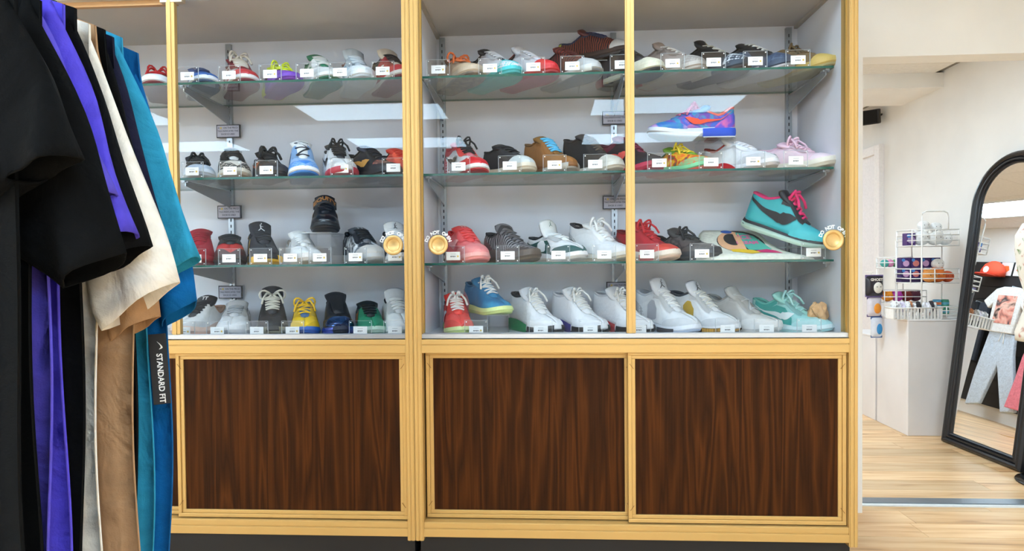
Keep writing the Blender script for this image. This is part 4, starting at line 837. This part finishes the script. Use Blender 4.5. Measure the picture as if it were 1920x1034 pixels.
for row in (('nearest black tee shirt at the left edge of the photo', -1.52, '#070708', (-0.105,1.367), (-.044,1.189), (-.11,1.165), (-.112,.893)),
 ('second black tee shirt with a long sleeve in front of the purple ones', -1.455, '#060607', (-0.132,1.389), (-.034,1.085), (-.11,1.045), (-.150,.877)),
 ('front purple tee shirt on the rack', -1.42, '#5a4fc0', (-0.164,1.412), (-.083,1.163), (-.125,1.14), (-.163,.832)),
 ('rear purple tee shirt against the navy black one', -1.38, '#5448c4', (-0.163,1.416), (-.080,1.115), (-.12,1.085), (-.178,.784)),
 ('black tee shirt between the purple and cream shirts', -1.34, '#070709', (-0.178,1.428), (-.088,1.098), (-.15,1.06), (-.178,.845)),
 ('cream white tee shirt with a wide sleeve', -1.28, '#e6ded5', (-0.204,1.430), (-.082,1.045), (-.185,.975), (-.200,.829)),
 ('tan brown tee shirt behind the cream one', -1.24, '#a5805f', (-0.225,1.444), (-.140,.990), (-.20,.955), (-.170,.886)),
 ('black tee shirt between the tan and navy shirts', -1.20, '#060607', (-0.239,1.453), (-.160,1.086), (-.21,1.06), (-.205,.721)),
 ('navy tee shirt in front of the turquoise blue one', -1.165, '#1c1c30', (-0.250,1.454), (-.179,1.141), (-.236,1.10), (-.232,.797)),
 ('turquoise blue tee shirt with a heathered sleeve', -1.12, '#2f8fb4', (-0.267,1.470), (-.138,1.085), (-.222,1.035), (-.232,.787)),
 ('dark blue tee shirt at the far end of the rack with a hang tag', -1.07, '#0d5a96', (-0.272,1.460), (-.170,1.005), (-.238,.955), (-.226,.774))):
    tee(*row, seed=hash(row[0]) % 97 if False else len(row[0]))
rk = thing('clothes_rack', 'black metal clothes rack carrying the tee shirts', 'clothes rack', (-.50, -1.3, 0))
MB().tube([(0,-.55,1.63),(0,.27,1.63)], .012, 10).build('rail', BLACK, rk, True)
for yy in (-.55, .27):
    MB().tube([(0,yy,.03),(0,yy,1.63)], .012, 10).build('post', BLACK, rk, True); MB().tube([(-.24,yy,.015),(.24,yy,.015)], .014, 10).build('foot', BLACK, rk, True)
# hang tag
ht = thing('hang_tag', 'black hang tag reading STANDARD FIT on the dark blue tee', 'tag', (-.1965, -1.142, .892)); ht.rotation_euler = (0, math.radians(-3), math.radians(22))
MB().box(-.0135,.0135,-.0006,.0006,-.061,.061).build('card', M('#17161a', .5), ht, bevel=.0004)
v, f = text_geo('STANDARD FIT', .0125, .0003); mb = MB().add([(q[1]+.001, -.0009, -q[0]-.016) for q in v], f); mb.build('lettering', M('#f2f2f2', .5), ht)
sw = [(x, .5*(SW_LO(x))) for x in (.08,.2,.3,.4,.5,.56,.62)] + [(x, .5*SW_HI(x)) for x in (.62,.53,.48,.40,.3,.2,.08)]
MB().add([(.010-q[1]*.030+.0, -.0009, .050 - q[0]*.026) for q in sw], [tuple(range(len(sw)))]).build('emblem', M('#f2f2f2', .5), ht)
# ================================================================== NEXT ROOM, RIGHT
def place(o, loc, rot): o.location = loc; o.rotation_euler = rot; return o
WHITE_LAM = M('#e9e4e3', .5, scale=4); WIRE = M('#f4f2ef', .4)
for (y0, y1, z1, lb) in ((1.688, 2.04, .707, 'tall white plinth under the wire racks of plush toys'), (2.06, 2.46, .566, 'lower white plinth behind the tall one')):
    t = thing('display_plinth', lb, 'plinth', (2.845, (y0+y1)/2, 0)); d = (y1-y0)/2
    MB().box(-.19,.19,-d,d,0,z1-.012).build('body', WHITE_LAM, t, bevel=.003); MB().box(-.192,.192,-d-.001,d,z1-.012,z1).build('top', WHITE_LAM, t, bevel=.003)
def basket(parent, x0, x1, y0, y1, z0, z1, n=3):
    b = MB(); r = .0032
    for k in range(n+1):
        z = z0 + (z1-z0)*k/n; b.tube([(x0,y0,z),(x1,y0,z),(x1,y1,z),(x0,y1,z)], r, 6, closed=True)
    for x in (x0, (x0+x1)/2, x1):
        for y in (y0, y1): b.tube([(x,y,z0),(x,y,z1)], r, 6)
    b.build('basket_wire', WIRE, parent, True)
    MB().box(x0, x1, y0, y1, z0, z0+.004).build('basket_floor', WIRE, parent)
rk1 = thing('wire_rack', 'tall three-tier white wire rack on the plinth', 'rack', (2.84, 1.80, .707))
for z0, z1, x0, x1 in ((.446,.545,-.142,.135),(.218,.305,-.150,.135),(.004,.075,-.015,.14)): basket(rk1, x0, x1, -.075, .09, z0, z1, 3)
MB().tube([(-.085,-.075,0),(-.085,-.075,.62),(-.080,-.075,.645),(-.06,-.075,.656),(.045,-.075,.656),(.065,-.075,.645),(.07,-.075,.62),(.07,-.075,.545)], .0045, 8).build('handle_frame', WIRE, rk1, True)
MB().tube([(-.14,.09,0),(-.14,.09,.54)], .004, 8).build('rear_post', WIRE, rk1, True)
MB().tube([(.135,.09,0),(.135,.09,.54)], .004, 8).build('rear_post', WIRE, rk1, True)
rk2 = thing('wire_rack', 'short two-tier white wire rack left of the tall one', 'rack', (2.745, 1.98, .707))
for z0, z1, x0, x1 in ((.311,.378,-.10,.075),(.086,.164,-.10,.16)): basket(rk2, x0, x1, -.05, .05, z0, z1, 2)
MB().tube([(-.03,-.05,0),(-.03,-.05,.48),(-.02,-.05,.50),(.05,-.05,.503),(.065,-.05,.49),(.07,-.05,.38)], .004, 8).build('handle_frame', WIRE, rk2, True)
for X in (-.095, .07): MB().tube([(X,.05,0),(X,.05,.37)], .004, 8).build('rear_post', WIRE, rk2, True)
pb = thing('plastic_basket', 'white slotted plastic basket at the front of the plinth', 'basket', (2.715, 1.735, .707))
MB().box(-.14,.14,-.042,.042,0,.004).build('base', WIRE, pb)
MB().tube([(-.145,-.045,.07),(.145,-.045,.07),(.145,.045,.07),(-.145,.045,.07)], .004, 6, closed=True).build('rim', WIRE, pb, True)
for k in range(15):
    x = -.138 + k*.0197
    MB().box(x-.0055, x+.0055, -.044, -.041, .004, .068).build('slat', WIRE, pb); 
    if k % 2 == 0: MB().box(x-.0055, x+.0055, .041, .044, .004, .068).build('slat', WIRE, pb)
for X in (-.143, .140): MB().box(X, X+.003, -.041, .041, .004, .068).build('end_panel', WIRE, pb)
def plush(label, loc, r, col, ears=True, face='#2a2422', sq=(1,.9,.92), name='plush_toy'):
    t = thing(name, label, 'plush toy', loc, 0, 'toys on the plinth')
    bm = bmesh.new(); bmesh.ops.create_uvsphere(bm, u_segments=16, v_segments=10, radius=r)
    for v in bm.verts: v.co = Vector((v.co.x*sq[0], v.co.y*sq[1], v.co.z*sq[2] + r*sq[2])) 
    me = bpy.data.meshes.new('body'); bm.to_mesh(me); bm.free(); me.polygons.foreach_set('use_smooth', [True]*len(me.polygons)); me.materials.append(M(col, .95, 'cloth'))
    link(bpy.data.objects.new('body', me), t)
    def ball(nm, p, rr, c):
        bm = bmesh.new(); bmesh.ops.create_icosphere(bm, subdivisions=2, radius=rr); me = bpy.data.meshes.new(nm); bm.to_mesh(me); bm.free(); me.materials.append(M(c, .9)); me.polygons.foreach_set('use_smooth', [True]*len(me.polygons))
        o = link(bpy.data.objects.new(nm, me), t); o.location = p
    if ears:
        for s in (-1, 1): ball('ear', (s*r*.55, 0, r*1.85*sq[2]), r*.30, col)
    for s in (-1, 1): ball('eye', (s*r*.30*sq[0], -r*.86*sq[1], r*1.12*sq[2]), r*.09, face)
    return t
def toybox(label, loc, s, col, col2):
    t = thing('toy_box', label, 'box', loc, 0, 'toys on the plinth')
    MB().box(-s[0]/2,s[0]/2,-s[1]/2,s[1]/2,0,s[2]).build('carton', M(col, .5), t, bevel=.001)
    place(MB().lathe([(s[2]*.30,0),(s[2]*.30,.0012)], 14).build('print_disc', M(col2, .5), t), (0, -s[1]/2, s[2]*.45), (PI/2, 0, 0))
    place(MB().lathe([(s[2]*.16,0),(s[2]*.16,.0014)], 12).build('print_dot', M('#4a8ad0', .5), t), (-s[0]*.28, -s[1]/2, s[2]*.78), (PI/2, 0, 0))
TZ = .707
plush('white plush ball at the left of the top wire basket', (2.795,1.80,TZ+.451), .050, '#f1eee9'); plush('white plush ball in the middle of the top wire basket', (2.870,1.79,TZ+.451), .046, '#efece6'); plush('white plush ball at the right of the top wire basket', (2.938,1.80,TZ+.451), .040, '#f3f0ec')
plush('small white plush heaped on top of the left white plush', (2.83,1.835,TZ+.540), .036, '#f4f2ee', False); plush('small white plush heaped on top of the right white plush', (2.905,1.84,TZ+.530), .036, '#f2efea', False)
toybox('purple box in the left corner of the top wire basket', (2.722,1.80,TZ+.451), (.052,.05,.075), '#4a2c6a', '#a08ab8')
k = 0
for r, c, tx in ((0,0,'left purple box of the lower row on the middle tier'),(0,1,'second purple box of the lower row on the middle tier'),(0,2,'third purple box of the lower row on the middle tier'),(1,0,'left purple box of the upper row on the middle tier'),(1,1,'second purple box of the upper row on the middle tier'),(1,2,'third purple box of the upper row on the middle tier'),(1,3,'right purple box of the upper row on the middle tier')):
    toybox(tx, (2.725+c*.060,1.86,TZ+.2225+r*.066+.022), (.056,.05,.064), '#3a2260', '#d8807a' if c % 2 else '#c8a0c8')
MB_ = MB().box(-.115,.10,-.03,.03,0,.0218).build('box_stand', M('#2d1b4a', .6)); MB_.location = (2.81,1.86,TZ+.2225); tag(MB_, 'flat dark carton under the purple boxes', 'box', 'toys on the plinth')
plush('orange plush at the front of the middle wire basket', (2.825,1.765,TZ+.222), .044, '#e89a50'); plush('white and orange plush on the right of the middle basket', (2.885,1.785,TZ+.222), .046, '#e2762e'); plush('dark orange plush in the right corner of the middle basket', (2.945,1.79,TZ+.222), .038, '#c8552a', False)
plush('white plush lying on the orange one of the middle basket', (2.895,1.80,TZ+.302), .036, '#f4efe6', False)
for i, (x, c, c2) in enumerate(((2.862,'#d8603a','#5aa0c8'),(2.915,'#4f9ac0','#e07a4a'),(2.962,'#3f9a7a','#5ab0c8'))):
    for lv, zz in (('lower', .006), ('upper', .056)):
        if lv == 'upper' and i == 0: continue
        t = thing('toy_capsule', '%s %s capsule jar behind the bottom wire basket' % (lv, ('orange','blue','green')[i]), 'jar', (x, 1.84, TZ+.010+zz), 0, 'toys on the plinth')
        MB().lathe([(.021,0),(.024,.008),(.024,.036),(.021,.046)], 16).build('jar', M(c, .25), t, True); MB().lathe([(.0245,.014),(.0245,.030)], 16).build('label_band', M(c2, .4), t)
for i, (x, c) in enumerate(((2.672,'#4fa8a0'),(2.705,'#d88ab0'),(2.74,'#5ab06a'),(2.775,'#e05a78'),(2.802,'#e88aa0'))):
    plush('%s squishy toy in the top basket of the short rack' % ('teal','pale pink','green','red','rose')[i], (x, 1.98, TZ+.316), .027, c, False)
for i, (x, c) in enumerate(((2.690,'#e8902a'),(2.75,'#b23a9a'),(2.81,'#7a2a24'),(2.865,'#5a2a3a'))):
    plush('%s plush in the lower basket of the short rack' % ('bright orange','magenta','brick red','maroon')[i], (x, 1.98, TZ+.092), .036, c, True)
def pouch(label, loc, w, h, c1, c2, c3, text=None):
    t = thing('toy_pouch', label, 'toy bag', loc, math.radians(6), 'bagged toys'); V = []; Fc = []; n = 10
    for s in (-1, 1):
        for j in range(n+1):
            for i in range(n+1):
                a, b = -1+2*i/n, -1+2*j/n; V.append((a*w/2, s*.018*(1-a**4)*(1-b**4)+.0005*s, h/2+b*h/2))
    m_ = (n+1)**2
    for s in (0, 1):
        for j in range(n):
            for i in range(n): q = s*m_+j*(n+1)+i; f = (q,q+1,q+n+2,q+n+1); Fc.append(f if s == 0 else f[::-1])
    o = mesh_obj('bag', V, Fc, M(c1, .25), t, True)
    MB().box(-w/2,w/2,-.0025,.0025,h-.014,h+.004).build('seal', M(c3, .4), t); MB().box(-w/2,w/2,-.0025,.0025,-.003,.012).build('seal', M(c3, .4), t)
    bm = bmesh.new(); bmesh.ops.create_uvsphere(bm, u_segments=14, v_segments=8, radius=1)
    for v in bm.verts: v.co = Vector((v.co.x*w*.26 + w*.13, v.co.y*.008-.017, v.co.z*h*.27 + h*.42))
    me = bpy.data.meshes.new('toy_window'); bm.to_mesh(me); bm.free(); me.materials.append(M(c2, .7)); me.polygons.foreach_set('use_smooth', [True]*len(me.polygons)); link(bpy.data.objects.new('toy_window', me), t)
    if text:
        v, f = text_geo(text, .024, .0008); mesh_obj('lettering', [(q[0]+w*.04, -.0195, q[1]+h*.80) for q in v], f, M('#f4efe4', .5), t)
        for s in (-1, 1): place(MB().lathe([(.003,-.001),(.003,.001)], 8).build('eye', M('#201a1a', .5), t), (w*.13+s*.012, -.0262, h*.46), (PI/2,0,0))
pouch('black and white GHOST toy pouch hanging left of the plinth', (2.585,1.94,.835), .118, .135, '#26222a', '#ece6da', '#6a5a8a', 'GHOST')
pouch('orange and white toy pouch hanging below the GHOST pouch', (2.590,1.95,.705), .095, .125, '#d9d2da', '#e8922e', '#5a4a7c')
pouch('blue toy pouch at the bottom of the hanging row', (2.605,1.95,.570), .075, .130, '#d5d8e2', '#2a80b8', '#3a5a8c')
hb = MB().tube([(2.59,2.05,.99),(2.59,1.965,.99)], .003, 6).tube([(2.59,1.99,.56),(2.59,1.99,.99)], .003, 6).tube([(2.59,1.99,.70),(2.66,1.99,.70)], .003, 6).build('hanging_strip', WIRE); tag(hb, 'thin white strip the toy pouches hang from', 'hook')
rg = random.Random(5)
for i in range(11):
    x = 2.60 + i*.0235; c = ('#f2efec','#efe9f2','#d8cfe4','#f4f2f0','#c9865a','#efeeee','#2a2628','#f1eef4','#e6e2ea','#37323a','#f4f1ee')[i]
    o = crumple('toy_packet', '%s wrapped toy packet in the slotted plastic basket' % ('first','second','third','fourth','fifth','sixth','seventh','eighth','ninth','tenth','last')[i], 'toy packet', (x, 1.735 + rg.uniform(-.012,.012), TZ+.03+rg.uniform(0,.012)), .022, c, i, (.6,1,1.3)); o['group'] = 'wrapped toys in the plastic basket'
# wall speaker
sp = thing('wall_speaker', 'small black speaker bracketed high on the cream wall', 'speaker', (2.955, 2.74, 2.165), math.radians(-35)); sp.rotation_euler = (math.radians(12), 0, math.radians(-38))
MB().prism([(-.075,-.05),(.075,-.04),(.075,.04),(-.075,.045)], 'z', -.055, .055).build('cabinet', BLACK, sp, bevel=.008); MB().box(-.066,.066,-.054,-.048,-.045,.045).build('grille', M('#0c0c0d', .9), sp)
MB().tube([(.04,.04,0),(.085,.06,.01),(.10,.10,.02)], .008, 8).build('arm', BLACK, sp, True); MB().box(.07,.13,.085,.11,-.025,.055).build('mount', BLACK, sp, bevel=.004)
# door on the cream wall
d = tag(MB().box(3.028, 3.05, 2.77, 3.60, 0, 1.885).build('door_1', M('#ece6e6', .6)), 'white door in the cream wall behind the plinth', None, None, 'structure')
for b in ((3.010,3.05,2.70,2.77,0,1.955),(3.010,3.05,3.60,3.67,0,1.955),(3.010,3.05,2.77,3.60,1.885,1.955)): MB().box(*b).build('door_casing', M('#f0eae8', .6), d, bevel=.003)

# ---- arched mirror leaning on the wall
BLp, BRp = Vector((2.784,1.578,0)), Vector((2.822,1.024,0)); ed = (BRp-BLp).normalized()
mu = Vector((.21,.0144,1.65)); mu = (mu - ed*mu.dot(ed)).normalized(); mnn = ed.cross(mu).normalized()
if mnn.x > 0: mnn = -mnn
am = thing('arched_mirror', 'tall arched floor mirror with a ridged black frame leaning on the wall', 'mirror', (0,0,0))
bw = (BRp-BLp).length; Rr = bw/2; Hs = 1.66 - Rr; mc = (BLp+BRp)/2
am.matrix_world = Matrix(((ed.x,-mnn.x,mu.x,mc.x),(ed.y,-mnn.y,mu.y,mc.y),(ed.z,-mnn.z,mu.z,mc.z+.004),(0,0,0,1)))   # local x along the foot, y into the wall, z up the glass
def arch(ins, n=24):
    return [(-Rr+ins, ins)] + [(-(Rr-ins)*math.cos(PI*k/n), Hs + (Rr-ins)*math.sin(PI*k/n)) for k in range(n+1)] + [(Rr-ins, ins)]
prof = [(0,.03),(0,0),(.010,-.010),(.020,-.012),(.028,-.006),(.032,0),(.038,-.006),(.046,-.006),(.050,.003),(.056,-.001),(.062,.002),(.066,.012)]
V = []; Fc = []; rings = [[(x, dy, z) for x, z in arch(ins)] for ins, dy in prof]; m_ = len(rings[0])
for r in rings: V += r
for i in range(len(rings)-1):
    for k in range(m_): Fc.append((i*m_+k, i*m_+(k+1) % m_, (i+1)*m_+(k+1) % m_, (i+1)*m_+k))
MB().add(V, Fc).build('frame', M('#121115', .3), am)
pane = arch(.064); MIRROR = M('#f2f4f4', .0, metal=1.0, scale=1); 
mm_ = bpy.data.materials.new('mirror_silver'); mm_.use_nodes = True; pb_ = mm_.node_tree.nodes['Principled BSDF']; pb_.inputs['Base Color'].default_value = (.93,.94,.94,1); pb_.inputs['Metallic'].default_value = 1; pb_.inputs['Roughness'].default_value = 0
MB().add([(x, .010, z) for x, z in pane], [tuple(range(len(pane)))]).build('mirror_glass', mm_, am)
bk = arch(.01); MB().add([(x, .03, z) for x, z in bk] , [tuple(range(len(bk)))]).build('backing', BLACK, am)

# ---- dress form at the right edge
df = thing('dress_form', 'dress form in a cream floral top on a round black base', 'mannequin', (2.86, .86, 0))
MB().lathe([(.15,0),(.152,.004),(.148,.010),(.10,.013),(.02,.016),(.016,.03)], 40).build('base', GLOSS('#0b0b0c'), df, True)
MB().tube([(0,0,.02),(0,0,.72)], .013, 12).build('pole', STEEL, df, True)
def torso(name, prof, mat, parent):
    V = []; Fc = []; n = 28
    for (z, a, b) in prof:
        for k in range(n): V.append((a*math.cos(2*PI*k/n), b*math.sin(2*PI*k/n), z))
    for i in range(len(prof)-1):
        for k in range(n): Fc.append((i*n+k, i*n+(k+1) % n, (i+1)*n+(k+1) % n, (i+1)*n+k))
    Fc.append(tuple(range(n))[::-1]); Fc.append(tuple((len(prof)-1)*n+k for k in range(n)))
    return MB().add(V, Fc).build(name, mat, parent, True)
FLORAL = BLOT(('#6f8a4e','#efe8da','#f3ecdf','#f1e9dc','#efe6d8','#c8806a'), 20)
torso('floral_top', [(.68,.165,.12),(.72,.168,.125),(.82,.135,.10),(.90,.128,.095),(1.0,.155,.115),(1.10,.172,.115),(1.18,.180,.09),(1.235,.15,.07),(1.255,.07,.06)], FLORAL, df)
torso('neck', [(1.25,.055,.055),(1.32,.05,.05),(1.345,.052,.052)], M('#ddd2c2', .7), df)

# ---- what the mirror shows: clothes on the wall across the next room
sl = thing('slatwall', 'black slatwall with hanging clothes seen in the mirror', 'display wall', (-.485, 4.9, .15))
for k in range(11): MB().box(0,.022,-1.6,1.6,k*.155,k*.155+.145).build('slat', M('#1b1a1d', .6), sl)
MB().box(-.012,.004,-1.6,1.6,0,1.70).build('backing', BLACK, sl)
def panel_cloth(name, label, cat, outline, x, col, parts=()):
    t = thing(name, label, cat, (x, 0, 0)); V = []; Fc = []; n = len(outline)
    o = MB().prism(outline, 'x', -.022, .022).build('cloth', M(col, .9, 'cloth'), t, bevel=.010)
    ym = sum(q[0] for q in outline)/n; zm = max(q[1] for q in outline)
    MB().tube([(-.462-x, ym, zm+.01), (.0, ym, zm+.012)], .004, 6).tube([(0, ym, zm+.012), (0, ym, zm-.03)], .004, 6).build('hook', STEEL, t, True)
    return t
pn = panel_cloth('sweatpants', 'pale blue sweatpants hanging below the white tee in the mirror', 'pants', [(4.72,1.0),(4.40,.97),(4.36,.75),(4.18,.17),(4.34,.13),(4.52,.62),(4.62,.16),(4.80,.11),(4.78,.5)], -.22, '#c3cfde')
MB().tube([(.026,4.52,.98),(.03,4.50,.86)], .004, 6).tube([(.026,4.55,.98),(.03,4.56,.88)], .004, 6).build('drawstring', WIRE, pn, True)
wt = panel_cloth('graphic_tee', 'white tee with a square portrait print in the mirror', 'shirt', [(4.66,1.50),(4.48,1.50),(4.40,1.47),(4.28,1.30),(4.36,1.24),(4.40,1.30),(4.42,.98),(4.74,.98),(4.75,1.30),(4.80,1.24),(4.88,1.32),(4.75,1.47)], -.20, '#f0edea')
MB().box(.0225,.024,4.46,4.70,1.08,1.40).build('print', BLOT(('#1c1a1c','#e8b8a8','#d88a7a','#26323a','#e6c2b4'), 7), wt)
cp = thing('cap', 'orange red cap with a white badge on the slatwall in the mirror', 'cap', (-.38, 5.08, 1.66)); 
MB().lathe([(.155,0),(.15,.06),(.115,.13),(.05,.17),(.005,.178)], 24).build('crown', M('#d9482a', .8), cp, True).scale = (.6,1,1)
MB().tube([(-.084,0,.05),(0,0,.05)], .006, 6).build('peg', STEEL, cp, True); MB().prism([(.0,-.12),(.17,-.09),(.19,0),(.17,.09),(0,.12)], 'z', -.012, 0).build('brim', M('#c9402a', .8), cp); place(MB().lathe([(.04,0),(.04,.003)], 16).build('badge', M('#f0ece6', .6), cp), (.093,0,.055), (0, PI/2, 0))
for i, y in enumerate((4.98, 4.80)):
    g = thing('graphic_card', '%s white graphic sticker card on the slatwall in the mirror' % ('left','right')[i], 'card', (-.45, y, 1.76)); MB().box(-.004,.004,-.075,.075,-.08,.08).build('card', CARD, g); place(MB().lathe([(.045,0),(.045,.002)], 5).build('print', M('#d8672e', .6), g), (.004,0,0), (0,PI/2,0))
pk = panel_cloth('pink_dress', 'pink tiered dress hanging at the right edge of the mirror', 'dress', [(4.14,1.0),(4.02,1.0),(3.98,.75),(3.93,.72),(3.92,.5),(3.88,.2),(4.24,.2),(4.20,.5),(4.18,.75)], -.15, '#e8808f')
for i, (y, c, nm) in enumerate(((5.0,'#2a2f3a','dark navy'),(5.14,'#16161a','black'),(5.28,'#b8bcc4','pale grey'),(5.42,'#3a2a2c','dark brown'))):
    panel_cloth('hung_shirt', nm + ' shirt hanging under the cap in the mirror', 'shirt', [(y-.05,1.32),(y+.05,1.32),(y+.065,1.2),(y+.06,.62),(y-.06,.62),(y-.065,1.2)], -.32, c)
